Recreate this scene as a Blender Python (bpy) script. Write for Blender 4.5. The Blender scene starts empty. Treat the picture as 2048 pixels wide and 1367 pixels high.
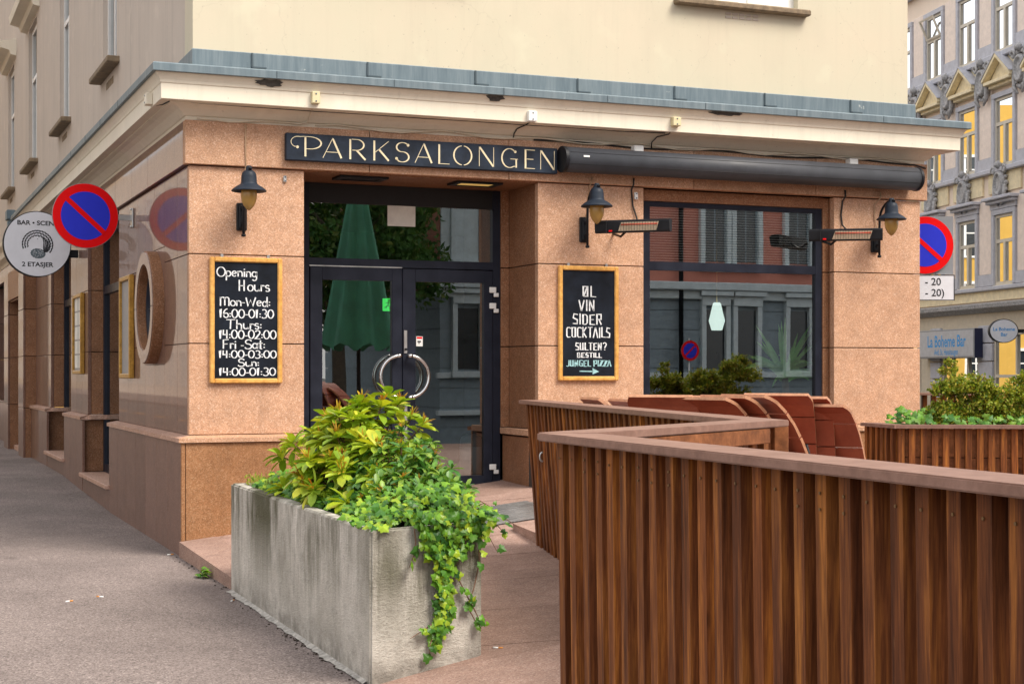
import bpy, bmesh, math, random
from mathutils import Vector, Matrix
R = math.radians
PI = math.pi
S = bpy.context.scene
C = S.collection

# ------------------------------------------------------------------ camera
cd = bpy.data.cameras.new('camera')
cam = bpy.data.objects.new('camera', cd)
C.objects.link(cam)
cam.location = (-2.542, -13.446, 1.47)
cam.rotation_euler = (R(90), 0, R(67.604 - 90))
cd.sensor_width = 36.0
cd.lens = 3122 / 2048 * 36
cd.shift_y = 56.5 / 2048
cd.clip_start = 0.05
cd.clip_end = 1000
S.camera = cam
# ------------------------------------------------------------------ sky and sun
SUN_EL, SUN_AZ = R(50), R(148)          # azimuth measured from +Y clockwise: low right, behind the camera
w = bpy.data.worlds.new('World')
S.world = w
w.use_nodes = True
nt = w.node_tree
bg = nt.nodes['Background']
sky = nt.nodes.new('ShaderNodeTexSky')
sky.sky_type = 'NISHITA'
sky.sun_disc = False
sky.sun_elevation = SUN_EL
sky.sun_rotation = SUN_AZ
sky.air_density = 1.0
sky.dust_density = 4.0
sky.ozone_density = 1.0
# a bright, broken cloud layer over the sky
wc = nt.nodes.new('ShaderNodeTexCoord')
wn_ = nt.nodes.new('ShaderNodeTexNoise'); wn_.inputs['Scale'].default_value = 2.2; wn_.inputs['Detail'].default_value = 6
wr = nt.nodes.new('ShaderNodeMapRange')
for k_, v_ in enumerate((0.35, 0.62, 0.55, 0.95)): wr.inputs[k_ + 1].default_value = v_
wm = nt.nodes.new('ShaderNodeMix'); wm.data_type = 'RGBA'
nt.links.new(wc.outputs['Generated'], wn_.inputs['Vector'])
nt.links.new(wn_.outputs[0], wr.inputs[0])
nt.links.new(wr.outputs[0], wm.inputs[0])
nt.links.new(sky.outputs[0], wm.inputs[6])
wm.inputs[7].default_value = (5.5, 5.4, 5.3, 1)
nt.links.new(wm.outputs[2], bg.inputs[0])
bg.inputs[1].default_value = 0.15
sl = bpy.data.lights.new('sun', 'SUN')
sl.energy = 2.0
sl.angle = R(28)
sl.color = (1.0, 0.93, 0.82)
so = bpy.data.objects.new('sun', sl)
C.objects.link(so)
sd = Vector((math.sin(SUN_AZ) * math.cos(SUN_EL), math.cos(SUN_AZ) * math.cos(SUN_EL), math.sin(SUN_EL)))
so.rotation_euler = sd.to_track_quat('Z', 'Y').to_euler()
so.location = (0, 0, 30)
S.view_settings.view_transform = 'Standard'
S.view_settings.look = 'None'
S.view_settings.gamma = 1.0
S.view_settings.exposure = 1.0
try:
    S.cycles.max_bounces = 8
    S.cycles.transparent_max_bounces = 12
    S.cycles.caustics_reflective = False
    S.cycles.caustics_refractive = False
except Exception:
    pass

# ------------------------------------------------------------------ helpers: objects
def link(name, data, parent=None):
    o = bpy.data.objects.new(name, data)
    C.objects.link(o)
    if parent is not None:
        o.parent = parent
    return o

def tag(o, label=None, cat=None, group=None, kind=None):
    if label: o['label'] = label
    if cat: o['category'] = cat
    if group: o['group'] = group
    if kind: o['kind'] = kind
    return o

def thing(name, label, cat, loc=(0, 0, 0), rz=0.0, group=None):
    o = link(name, None)
    o.location = loc
    o.rotation_euler = (0, 0, rz)
    o.empty_display_size = 0.1
    return tag(o, label, cat, group)

def obj(name, bm, mat, parent=None, smooth=False, label=None):
    me = bpy.data.meshes.new(name)
    bm.normal_update()
    bm.to_mesh(me)
    bm.free()
    mats = mat if isinstance(mat, (list, tuple)) else [mat]
    for m in mats:
        me.materials.append(m)
    if smooth:
        for p in me.polygons:
            p.use_smooth = True
    o = link(name, me, parent)
    if label: o['label'] = label
    return o

def pyobj(name, verts, faces, mat, parent=None, smooth=False):
    me = bpy.data.meshes.new(name)
    me.from_pydata(verts, [], faces)
    me.update()
    me.materials.append(mat)
    if smooth:
        for p in me.polygons:
            p.use_smooth = True
    return link(name, me, parent)

def copy_tree(o, parent=None):
    c = o.copy()
    C.objects.link(c)
    if parent is not None:
        c.parent = parent
    for ch in list(o.children):
        copy_tree(ch, c)
    return c

# ------------------------------------------------------------------ helpers: shapes
def BM():
    return bmesh.new()

def box(bm, x0, x1, y0, y1, z0, z1, bev=0.0, mat=0, M=None):
    vs = [Vector((x, y, z)) for z in (z0, z1) for y in (y0, y1) for x in (x0, x1)]
    if M is not None:
        vs = [M @ v for v in vs]
    v = [bm.verts.new(p) for p in vs]
    fs = [bm.faces.new([v[i] for i in q]) for q in
          ((0, 2, 3, 1), (4, 5, 7, 6), (0, 1, 5, 4), (2, 6, 7, 3), (0, 4, 6, 2), (1, 3, 7, 5))]
    for f in fs:
        f.material_index = mat
    if bev > 0:
        es = list({e for f in fs for e in f.edges})
        r = bmesh.ops.bevel(bm, geom=es, offset=bev, segments=1, affect='EDGES', profile=0.5)
        for f in r['faces']:
            f.material_index = mat
    return v

def sheet_x(bm, x0, x1, y, z0, z1):
    bm.faces.new([bm.verts.new(p) for p in ((x0, y, z0), (x1, y, z0), (x1, y, z1), (x0, y, z1))])

def sheet_y(bm, x, y0, y1, z0, z1):
    bm.faces.new([bm.verts.new(p) for p in ((x, y1, z0), (x, y0, z0), (x, y0, z1), (x, y1, z1))])

def obox(bm, c, ux, sx, sy, z0, z1, bev=0.0, mat=0):
    """box centred on (c.x,c.y), long axis along 2-D direction ux"""
    ux = Vector((ux[0], ux[1], 0)).normalized()
    uy = Vector((-ux.y, ux.x, 0))
    M = Matrix((( ux.x, uy.x, 0, c[0]), (ux.y, uy.y, 0, c[1]), (0, 0, 1, 0), (0, 0, 0, 1)))
    return box(bm, -sx / 2, sx / 2, -sy / 2, sy / 2, z0, z1, bev, mat, M)

def tube(bm, pts, r, seg=8, mat=0, caps=True):
    pts = [Vector(p) for p in pts]
    rings = []
    n = len(pts)
    up = None
    for i, p in enumerate(pts):
        t = (pts[min(i + 1, n - 1)] - pts[max(i - 1, 0)])
        if t.length < 1e-9: t = Vector((0, 0, 1))
        t.normalize()
        if up is None:
            up = t.orthogonal().normalized()
        else:
            up = (up - t * up.dot(t))
            if up.length < 1e-6: up = t.orthogonal()
            up.normalize()
        sd_ = t.cross(up)
        rr = r[i] if isinstance(r, (list, tuple)) else r
        rings.append([bm.verts.new(p + (up * math.cos(a) + sd_ * math.sin(a)) * rr)
                      for a in [2 * PI * k / seg for k in range(seg)]])
    for a, b in zip(rings, rings[1:]):
        for k in range(seg):
            f = bm.faces.new((a[k], a[(k + 1) % seg], b[(k + 1) % seg], b[k]))
            f.material_index = mat
            f.smooth = True
    if caps:
        for ring, rev in ((rings[0], True), (rings[-1], False)):
            f = bm.faces.new(list(reversed(ring)) if rev else ring)
            f.material_index = mat
    return rings

def lathe(bm, prof, M=None, seg=24, mat=0):
    """profile [(r,z)...] about local Z"""
    M = M or Matrix.Identity(4)
    rings = []
    for r, z in prof:
        if r < 1e-5:
            rings.append([bm.verts.new(M @ Vector((0, 0, z)))])
        else:
            rings.append([bm.verts.new(M @ Vector((r * math.cos(2 * PI * k / seg), r * math.sin(2 * PI * k / seg), z))) for k in range(seg)])
    for a, b in zip(rings, rings[1:]):
        for k in range(seg):
            k2 = (k + 1) % seg
            if len(a) == 1 and len(b) == 1: continue
            if len(a) == 1: f = bm.faces.new((a[0], b[k2], b[k]))
            elif len(b) == 1: f = bm.faces.new((a[k], a[k2], b[0]))
            else: f = bm.faces.new((a[k], a[k2], b[k2], b[k]))
            f.material_index = mat
            f.smooth = True
    bmesh.ops.recalc_face_normals(bm, faces=bm.faces[:])

def prism(bm, poly, h0, h1, M=None, mat=0):
    """polygon in local XY extruded z h0..h1"""
    M = M or Matrix.Identity(4)
    a = [bm.verts.new(M @ Vector((p[0], p[1], h0))) for p in poly]
    b = [bm.verts.new(M @ Vector((p[0], p[1], h1))) for p in poly]
    n = len(poly)
    fs = [bm.faces.new(b), bm.faces.new(list(reversed(a)))]
    for i in range(n):
        fs.append(bm.faces.new((a[i], a[(i + 1) % n], b[(i + 1) % n], b[i])))
    for f in fs: f.material_index = mat
    return fs

def sweep(bm, path, prof_fn, mat=0, smooth=False):
    """path: list of functions? here path is list of lists of points per station"""
    st = [[bm.verts.new(p) for p in s] for s in path]
    for a, b in zip(st, st[1:]):
        for k in range(len(a) - 1):
            f = bm.faces.new((a[k], b[k], b[k + 1], a[k + 1]))
            f.material_index = mat
            f.smooth = smooth
    return st

def wall_grid(bm, axis, u0, u1, z0, z1, d0, d1, holes=(), mat=0):
    """wall with rectangular holes (ua,ub,za,zb); axis 'x' runs along X (depth in Y), 'y' runs along Y (depth in X)"""
    us = sorted({u0, u1, *[v for h in holes for v in h[:2] if u0 < v < u1]})
    for ua, ub in zip(us, us[1:]):
        um = (ua + ub) / 2
        cuts = sorted([(max(h[2], z0), min(h[3], z1)) for h in holes if h[0] < um < h[1]])
        z = z0
        segs = []
        for a, b in cuts:
            if a > z: segs.append((z, a))
            z = max(z, b)
        if z < z1: segs.append((z, z1))
        for a, b in segs:
            if axis == 'x': box(bm, ua, ub, d0, d1, a, b, 0, mat)
            else: box(bm, d0, d1, ua, ub, a, b, 0, mat)

# plane frames for lettering: (u, v) -> world
FRONT = lambda y: (lambda u, v, d=0.0: Vector((u, y - d, v)))

def arc(cx, cy, rx, ry, a0, a1, n=14):
    return [(cx + rx * math.cos(R(a0 + (a1 - a0) * k / n)), cy + ry * math.sin(R(a0 + (a1 - a0) * k / n))) for k in range(n + 1)]

def ribbon(bm, pts, fr, thick, thin, depth=0.002, const=None, mat=0):
    """pen stroke: thick on uprights, thin on levels (or a constant width)"""
    n = len(pts)
    P = [Vector((p[0], p[1])) for p in pts]
    closed = (P[0] - P[-1]).length < 1e-6 and n > 3
    L, Rr = [], []
    for i in range(n):
        if closed and i in (0, n - 1):
            d = P[1] - P[n - 2]
        else:
            d = P[min(i + 1, n - 1)] - P[max(i - 1, 0)]
        if d.length < 1e-9: d = Vector((0, 1))
        d.normalize()
        wd = const if const else thin + (thick - thin) * abs(d.y)
        nrm = Vector((-d.y, d.x)) * (wd / 2)
        if 0 < i < n - 1 and not closed:
            d0 = (P[i] - P[i - 1]).normalized(); d1 = (P[i + 1] - P[i]).normalized()
            cs = max(0.5, math.sqrt(max(0.0, (1 + d0.dot(d1)) / 2)))
            nrm = nrm / cs
        L.append(P[i] + nrm); Rr.append(P[i] - nrm)
    a = [bm.verts.new(fr(p.x, p.y, depth)) for p in L]
    b = [bm.verts.new(fr(p.x, p.y, depth)) for p in Rr]
    a0 = [bm.verts.new(fr(p.x, p.y, 0)) for p in L]
    b0 = [bm.verts.new(fr(p.x, p.y, 0)) for p in Rr]
    for i in range(n - 1):
        for q in ((b[i], b[i + 1], a[i + 1], a[i]), (a[i], a[i + 1], a0[i + 1], a0[i]), (b0[i], b0[i + 1], b[i + 1], b[i])):
            f = bm.faces.new(q); f.material_index = mat

def disc(bm, cx, cy, rx, ry, fr, depth=0.002, n=14, mat=0):
    f = bm.faces.new([bm.verts.new(fr(cx + rx * math.cos(2 * PI * k / n), cy + ry * math.sin(2 * PI * k / n), depth)) for k in range(n)])
    f.material_index = mat

# chalk alphabet: strokes in a box of height 1 (lower case x-height .6); each entry (advance, [strokes])
def _o(cx, cy, rx, ry): return arc(cx, cy, rx, ry, 90, 450, 16)
G = {
 'O': (.72, [_o(.36, .5, .34, .5)]),
 'p': (.5, [[(.08, .6), (.08, -.42)], [(.08, .5)] + arc(.24, .3, .2, .28, 100, -150, 12)]),
 'e': (.48, [[(.06, .3), (.4, .38)] + arc(.24, .32, .18, .28, 20, 320, 12)]),
 'n': (.5, [[(.08, .6), (.08, 0)], arc(.25, .32, .17, .26, 170, 0, 8) + [(.42, 0)]]),
 'i': (.2, [[(.1, .58), (.1, 0)], [(.1, .74), (.1, .84)]]),
 'g': (.5, [_o(.23, .32, .18, .27), [(.42, .6), (.42, -.12)] + arc(.24, -.14, .18, .22, 0, -150, 8)]),
 'H': (.70, [[(.1, 1.05), (.1, 0)], [(.46, 1.05), (.46, 0)], [(.1, .5), (.46, .5)]]),
 'o': (.48, [_o(.24, .3, .2, .29)]),
 'u': (.5, [[(.08, .6)] + arc(.25, .26, .17, .25, 180, 360, 8) + [(.42, .6)], [(.42, .6), (.42, 0)]]),
 'r': (.36, [[(.08, .6), (.08, 0)], arc(.22, .36, .14, .2, 160, 40, 6)]),
 's': (.4, [arc(.2, .45, .14, .14, 30, 230, 8) + arc(.2, .16, .15, .16, 80, -150, 8)]),
 'M': (.86, [[(.08, 0), (.08, .95)], arc(.26, .72, .17, .23, 165, 0, 8) + [(.43, .05)], arc(.6, .72, .17, .23, 180, 0, 8) + [(.77, 0)]]),
 '-': (.3, [[(.02, .36), (.26, .36)]]),
 'W': (.9, [[(.04, .95), (.22, .02), (.42, .7), (.6, .02), (.84, .98)]]),
 'd': (.52, [_o(.22, .3, .18, .28), [(.42, 1.1), (.42, .06), (.5, .0)]]),
 ':': (.22, [[(.1, .1), (.1, .22)], [(.1, .42), (.1, .54)]]),
 'T': (.7, [[(.0, .98), (.66, 1.0)], [(.33, .98), (.3, 0)]]),
 'h': (.5, [[(.08, 1.02), (.08, 0)], arc(.25, .32, .17, .26, 170, 0, 8) + [(.42, 0)]]),
 'F': (.58, [[(.1, .98), (.1, 0)], [(.1, .96), (.52, 1.0)], [(.1, .5), (.42, .52)]]),
 'S': (.62, [arc(.34, .75, .24, .24, 20, 240, 10) + arc(.3, .25, .27, .27, 70, -160, 12)]),
 'a': (.5, [_o(.22, .3, .18, .28), [(.42, .6), (.42, 0)]]),
 't': (.36, [[(.16, .95), (.16, .05), (.3, 0)], [(0, .62), (.34, .64)]]),
 '1': (.34, [[(.05, .84), (.14, .98), (.14, 0)]]),
 '6': (.54, [arc(.44, .5, .36, .5, 95, 180, 8) + arc(.28, .27, .2, .26, 180, 540, 14)]),
 '0': (.6, [_o(.29, .5, .25, .48)]),
 '3': (.54, [arc(.24, .74, .2, .24, 140, -80, 9) + arc(.23, .25, .24, .26, 80, -145, 10)]),
 '4': (.54, [[(.08, .98), (.06, .44), (.48, .44)], [(.38, .98), (.38, 0)]]),
 '2': (.54, [arc(.25, .74, .2, .24, 160, -30, 9) + [(.05, .03), (.5, .03)]]),
 ' ': (.3, []),
 # condensed capitals of the drinks board
 'Ø': (.62, [[(.1, .08), (.1, .94), (.44, .94), (.44, .06), (.1, .06)], [(.16, .12), (.4, .9)]]),
 'L': (.5, [[(.1, 1), (.1, .06), (.5, .03)]]),
 'V': (.58, [[(.04, 1), (.24, .02)], [(.24, .02), (.46, 1)]]),
 'I': (.24, [[(.1, 1), (.1, 0)]]),
 'N': (.62, [[(.1, 0), (.1, 1)], [(.1, .98), (.44, .02)], [(.44, 0), (.44, 1)]]),
 'Z': (.56, [[(.06, .95), (.46, .95), (.08, .05), (.5, .05)]]),
 'D': (.58, [[(.1, .04), (.1, .96), (.34, .94), (.44, .8), (.44, .2), (.34, .06), (.1, .05)]]),
 'E': (.56, [[(.5, .94), (.1, .9), (.1, .06), (.52, .04)], [(.1, .5), (.4, .5)]]),
 'R': (.6, [[(.1, 0), (.1, .95), (.44, .95), (.44, .5), (.12, .48)], [(.26, .48), (.46, 0)]]),
 'C': (.54, [[(.5, .86), (.38, .96), (.14, .94), (.08, .8), (.08, .2), (.16, .05), (.48, .06)]]),
 'K': (.6, [[(.1, 0), (.1, 1)], [(.46, .98), (.12, .5), (.48, 0)]]),
 'A': (.6, [[(.02, 0), (.26, 1)], [(.26, 1), (.5, 0)]]),
 'U': (.6, [[(.1, 1), (.1, .1), (.42, .06), (.42, 1)]]),
 '?': (.54, [arc(.26, .74, .2, .23, 160, -60, 9) + [(.26, .26)], [(.26, .1), (.26, .0)]]),
 'B': (.6, [[(.1, .04), (.1, .96), (.4, .94), (.42, .56), (.14, .5), (.46, .46), (.46, .06), (.1, .04)]]),
 'J': (.52, [[(.4, 1), (.4, .14), (.26, .04), (.04, .08)]]),
 'G': (.6, [[(.5, .88), (.36, .96), (.12, .9), (.08, .2), (.2, .04), (.46, .08), (.46, .46), (.28, .46)]]),
 'P': (.58, [[(.1, 0), (.1, .95), (.44, .93), (.46, .48), (.12, .44)]]),
 'k': (.5, []),
}
CAPS_S = (.56, [[(.48, .9), (.16, .96), (.1, .6), (.44, .42), (.42, .06), (.06, .08)]])
CAPS_T = (.58, [[(.02, .96), (.52, .98)], [(.27, .96), (.27, 0)]])
CAPS_O = (.6, [[(.1, .1), (.1, .94), (.44, .94), (.44, .06), (.1, .06)]])

def chalk(bm, text, x0, x1, z0, z1, fr, thick, thin, caps=False, mat=0, seed=1):
    rnd = random.Random(seed)
    ent = []
    for ch in text:
        g = G[ch]
        if caps and ch == 'S': g = CAPS_S
        if caps and ch == 'T': g = CAPS_T
        if caps and ch == 'O': g = CAPS_O
        ent.append(g)
    tot = sum(e[0] for e in ent)
    sx = (x1 - x0) / tot
    h = z1 - z0
    x = x0
    for adv, strokes in ent:
        jz = rnd.uniform(-.025, .025) * h
        for s in strokes:
            ribbon(bm, [(x + p[0] * sx, z0 + jz + p[1] * h) for p in s], fr, thick, thin, 0.0015, None, mat)
        x += adv * sx

def text_mesh(bm, body, cx, cy, height, fr, depth=0.0, sx=1.0, mat=0, bold=0.0):
    """block lettering from Blender's built-in face, centred on (cx, cy)"""
    cu = bpy.data.curves.new('t', 'FONT')
    cu.body = body
    cu.size = 1.0
    cu.offset = bold
    cu.resolution_u = 4
    cu.align_x = 'CENTER'
    o = bpy.data.objects.new('t', cu)
    C.objects.link(o)
    dg = bpy.context.evaluated_depsgraph_get()
    me = o.evaluated_get(dg).to_mesh()
    vs = [v.co.copy() for v in me.vertices]
    fs = [list(p.vertices) for p in me.polygons]
    o.evaluated_get(dg).to_mesh_clear()
    C.objects.unlink(o)
    bpy.data.objects.remove(o)
    bpy.data.curves.remove(cu)
    if not vs: return
    s = height / 0.70
    nv = [bm.verts.new(fr(cx + v.x * s * sx, cy + (v.y - 0.35) * s, depth)) for v in vs]
    for f in fs:
        try:
            q = bm.faces.new([nv[i] for i in f]); q.material_index = mat
        except ValueError:
            pass
# ------------------------------------------------------------------ materials
def new_mat(name):
    m = bpy.data.materials.new(name)
    m.use_nodes = True
    n = m.node_tree
    return m, n, n.nodes['Principled BSDF']

def N(n, t, **kw):
    o = n.nodes.new(t)
    for k, v in kw.items():
        setattr(o, k, v)
    return o

def coords(n, scale=(1, 1, 1), out='Object', rot=(0, 0, 0)):
    tc = N(n, 'ShaderNodeTexCoord')
    mp = N(n, 'ShaderNodeMapping')
    mp.inputs['Scale'].default_value = scale
    mp.inputs['Rotation'].default_value = rot
    n.links.new(tc.outputs[out], mp.inputs[0])
    return mp.outputs[0]

def noise(n, co, scale, detail=4, rough=0.6, out=0):
    t = N(n, 'ShaderNodeTexNoise')
    t.inputs['Scale'].default_value = scale
    t.inputs['Detail'].default_value = detail
    t.inputs['Roughness'].default_value = rough
    if co is not None: n.links.new(co, t.inputs['Vector'])
    return t.outputs[out]

def voro(n, co, scale, out='Color', feature='F1'):
    t = N(n, 'ShaderNodeTexVoronoi')
    t.feature = feature
    t.inputs['Scale'].default_value = scale
    if co is not None: n.links.new(co, t.inputs['Vector'])
    return t.outputs[out]

def ramp(n, fac, stops, interp='LINEAR'):
    r = N(n, 'ShaderNodeValToRGB')
    r.color_ramp.interpolation = interp
    e = r.color_ramp.elements
    while len(e) < len(stops): e.new(0.5)
    for el, (p, c) in zip(e, stops):
        el.position = p
        el.color = (c[0], c[1], c[2], 1) if not isinstance(c, (int, float)) else (c, c, c, 1)
    n.links.new(fac, r.inputs[0])
    return r.outputs[0]

def mix(n, fac, a, b, mode='MIX'):
    m = N(n, 'ShaderNodeMix', data_type='RGBA', blend_type=mode)
    for s, v in ((0, fac), (6, a), (7, b)):
        if hasattr(v, 'is_linked') or hasattr(v, 'links'):
            n.links.new(v, m.inputs[s])
        elif isinstance(v, (int, float)):
            m.inputs[s].default_value = v
        else:
            m.inputs[s].default_value = (v[0], v[1], v[2], 1)
    return m.outputs[2]

def mapr(n, v, a, b, c, d):
    m = N(n, 'ShaderNodeMapRange')
    n.links.new(v, m.inputs[0])
    for i, x in enumerate((a, b, c, d)): m.inputs[i + 1].default_value = x
    return m.outputs[0]

def bump(n, bs, h, strength=0.3, dist=0.01):
    b = N(n, 'ShaderNodeBump')
    b.inputs['Strength'].default_value = strength
    b.inputs['Distance'].default_value = dist
    n.links.new(h, b.inputs['Height'])
    n.links.new(b.outputs[0], bs.inputs['Normal'])

def sep_z(n, co, axis='Z'):
    s = N(n, 'ShaderNodeSeparateXYZ')
    n.links.new(co, s.inputs[0])
    return s.outputs[axis]

def plain(name, col, rough=0.5, metal=0.0, var=0.12, scale=6.0, bmp=0.0, spec=0.5, bscale=60.0):
    """paint / metal / plastic with slight uneven dirt"""
    m, n, b = new_mat(name)
    co = coords(n)
    f = noise(n, co, scale, 5, 0.65)
    lo = tuple(c * (1 - var) for c in col); hi = tuple(min(1, c * (1 + var)) for c in col)
    n.links.new(ramp(n, f, [(0.3, lo), (0.7, hi)]), b.inputs['Base Color'])
    n.links.new(mapr(n, f, 0.3, 0.7, max(0.02, rough - 0.08), min(1, rough + 0.08)), b.inputs['Roughness'])
    b.inputs['Metallic'].default_value = metal
    b.inputs['Specular IOR Level'].default_value = spec
    if bmp > 0: bump(n, b, noise(n, co, bscale, 3, 0.6), bmp, 0.004)
    return m

def granite(name, cols, rough, grain=125, bmp=0.12, stain=0.25, coat=0.0, stain_col=(.12, .06, .035)):
    m, n, b = new_mat(name)
    co = coords(n)
    g = sep_z(n, voro(n, co, grain, 'Color'), 'X')
    c1 = ramp(n, g, [(0.0, cols[0]), (0.16, cols[1]), (0.45, cols[2]), (0.74, cols[3]), (0.9, cols[4])], 'CONSTANT')
    fine = sep_z(n, voro(n, co, grain * 2.3, 'Color'), 'Y')
    c1 = mix(n, 0.45, c1, ramp(n, fine, [(0.0, cols[1]), (0.5, cols[2]), (0.85, cols[4])], 'CONSTANT'))
    big = noise(n, co, 1.6, 5, 0.6)
    c2 = mix(n, mapr(n, big, 0.42, 0.75, 0, stain), c1, stain_col)
    cloud = noise(n, co, 7, 4, 0.6)
    c3 = mix(n, 1.0, c2, ramp(n, cloud, [(0.25, 0.84), (0.75, 1.14)]), 'MULTIPLY')
    geo = N(n, 'ShaderNodeNewGeometry')
    c3 = mix(n, 1.0, c3, ramp(n, geo.outputs['Random Per Island'], [(0.0, (.84, .82, .80)), (0.5, (.98, .97, .96)), (1.0, (1.08, 1.08, 1.09))]), 'MULTIPLY')
    drip = noise(n, coords(n, (5, 5, .5)), 1.0, 6, 0.7)
    c3 = mix(n, mapr(n, drip, 0.56, 0.75, 0, .28), c3, tuple(x * .42 for x in cols[2]))
    n.links.new(c3, b.inputs['Base Color'])
    b.inputs['Specular IOR Level'].default_value = 0.2
    b.inputs['Roughness'].default_value = rough
    if coat:
        b.inputs['Coat Weight'].default_value = coat
        b.inputs['Coat Roughness'].default_value = 0.035
        b.inputs['Specular IOR Level'].default_value = 0.25
    if bmp: bump(n, b, g, bmp, 0.004)
    return m

M = {}
M['granite'] = granite('flamed_granite', [(.33, .18, .105), (.45, .252, .152), (.555, .325, .202), (.61, .375, .248), (.72, .52, .40)], 0.75, stain=.12)
M['granite_dark'] = granite('rust_granite', [(.18, .085, .038), (.27, .13, .058), (.34, .168, .078), (.39, .20, .098), (.46, .29, .17)], 0.6, stain=0.55, stain_col=(.16, .06, .02))
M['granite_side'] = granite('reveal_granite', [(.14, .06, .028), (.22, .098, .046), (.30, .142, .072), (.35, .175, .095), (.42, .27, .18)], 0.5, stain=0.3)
M['granite_polished'] = granite('polished_granite', [(.115, .055, .036), (.16, .082, .058), (.19, .102, .074), (.215, .12, .09), (.27, .17, .14)], 0.5, bmp=0.0, coat=0.5, stain=0.12)
M['granite_ledge'] = granite('ledge_granite', [(.24, .13, .09), (.38, .22, .16), (.5, .31, .23), (.58, .38, .3), (.66, .5, .43)], 0.6, stain=0.15)
M['paving'] = granite('paving_granite', [(.22, .135, .105), (.30, .19, .15), (.36, .235, .19), (.41, .28, .23), (.50, .38, .33)], 0.8, grain=120, stain=0.35, stain_col=(.13, .085, .07))
M['joint'] = plain('joint_mortar', (.05, .04, .035), 0.9)

def plaster(name, col, col2, streak=0.35, bm_=0.25):
    m, n, b = new_mat(name)
    co = coords(n)
    a = noise(n, co, 0.9, 6, 0.62)
    c = ramp(n, a, [(0.3, col), (0.55, tuple((x + y) / 2 for x, y in zip(col, col2))), (0.75, col2)])
    st = noise(n, coords(n, (9, 9, 0.35)), 1.0, 5, 0.7)
    c = mix(n, mapr(n, st, 0.5, 0.8, 0, streak), c, tuple(x * 0.62 for x in col))
    patch = noise(n, co, 2.7, 3, 0.5)
    c = mix(n, mapr(n, patch, 0.6, 0.72, 0, 0.5), c, tuple(min(1, x * 1.14) for x in col2))
    blot = noise(n, coords(n, (1.3, 1.3, .7)), 1.0, 7, 0.7)
    c = mix(n, mapr(n, blot, 0.5, 0.72, 0, 0.4), c, tuple(x * y for x, y in zip(col, (.84, .86, .86))))
    crk = voro(n, mix(n, .3, co, noise(n, co, 2, 4, .6, 1)), .8, 'Distance', 'DISTANCE_TO_EDGE')
    c = mix(n, mapr(n, crk, 0.0, 0.003, .16, 0), c, tuple(x * .5 for x in col))
    speck = noise(n, co, 38, 2, 0.5)
    c = mix(n, mapr(n, speck, 0.71, 0.76, 0, 0.5), c, tuple(x * 0.45 for x in col))
    n.links.new(c, b.inputs['Base Color'])
    b.inputs['Roughness'].default_value = 0.85
    h = N(n, 'ShaderNodeMath', operation='ADD')
    n.links.new(noise(n, co, 5, 5, 0.6), h.inputs[0])
    hm = N(n, 'ShaderNodeMath', operation='MULTIPLY'); hm.inputs[1].default_value = .25
    n.links.new(noise(n, co, 45, 3, 0.6), hm.inputs[0]); n.links.new(hm.outputs[0], h.inputs[1])
    bump(n, b, h.outputs[0], bm_, 0.012 if bm_ > .2 else .006)
    return m
M['plaster'] = plaster('cream_plaster', (.60, .525, .40), (.555, .525, .395), 0.16, .15)
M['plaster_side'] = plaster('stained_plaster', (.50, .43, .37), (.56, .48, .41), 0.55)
M['stucco'] = plaster('cornice_stucco', (.74, .67, .55), (.78, .72, .60), 0.3, 0.1)
M['chip'] = plain('broken_plaster', (.06, .055, .05), 0.95, bmp=0.8, var=.6, scale=30)

def zinc(name):
    m, n, b = new_mat(name)
    co = coords(n)
    st = noise(n, coords(n, (14, 14, 1.2)), 1.0, 5, 0.7)
    c = ramp(n, st, [(0.3, (.105, .145, .172)), (0.5, (.14, .186, .213)), (0.72, (.20, .245, .268))])
    pat = noise(n, co, 9, 5, 0.7)
    c = mix(n, mapr(n, pat, 0.68, 0.74, 0, 0.8), c, (.55, .56, .52))
    n.links.new(c, b.inputs['Base Color'])
    b.inputs['Metallic'].default_value = 0.25
    b.inputs['Roughness'].default_value = 0.55
    bump(n, b, noise(n, co, 6, 3, 0.5), 0.15, 0.01)
    return m
M['zinc'] = zinc('weathered_zinc')
M['zinc_seam'] = plain('zinc_seam', (.05, .075, .09), 0.6)

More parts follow.
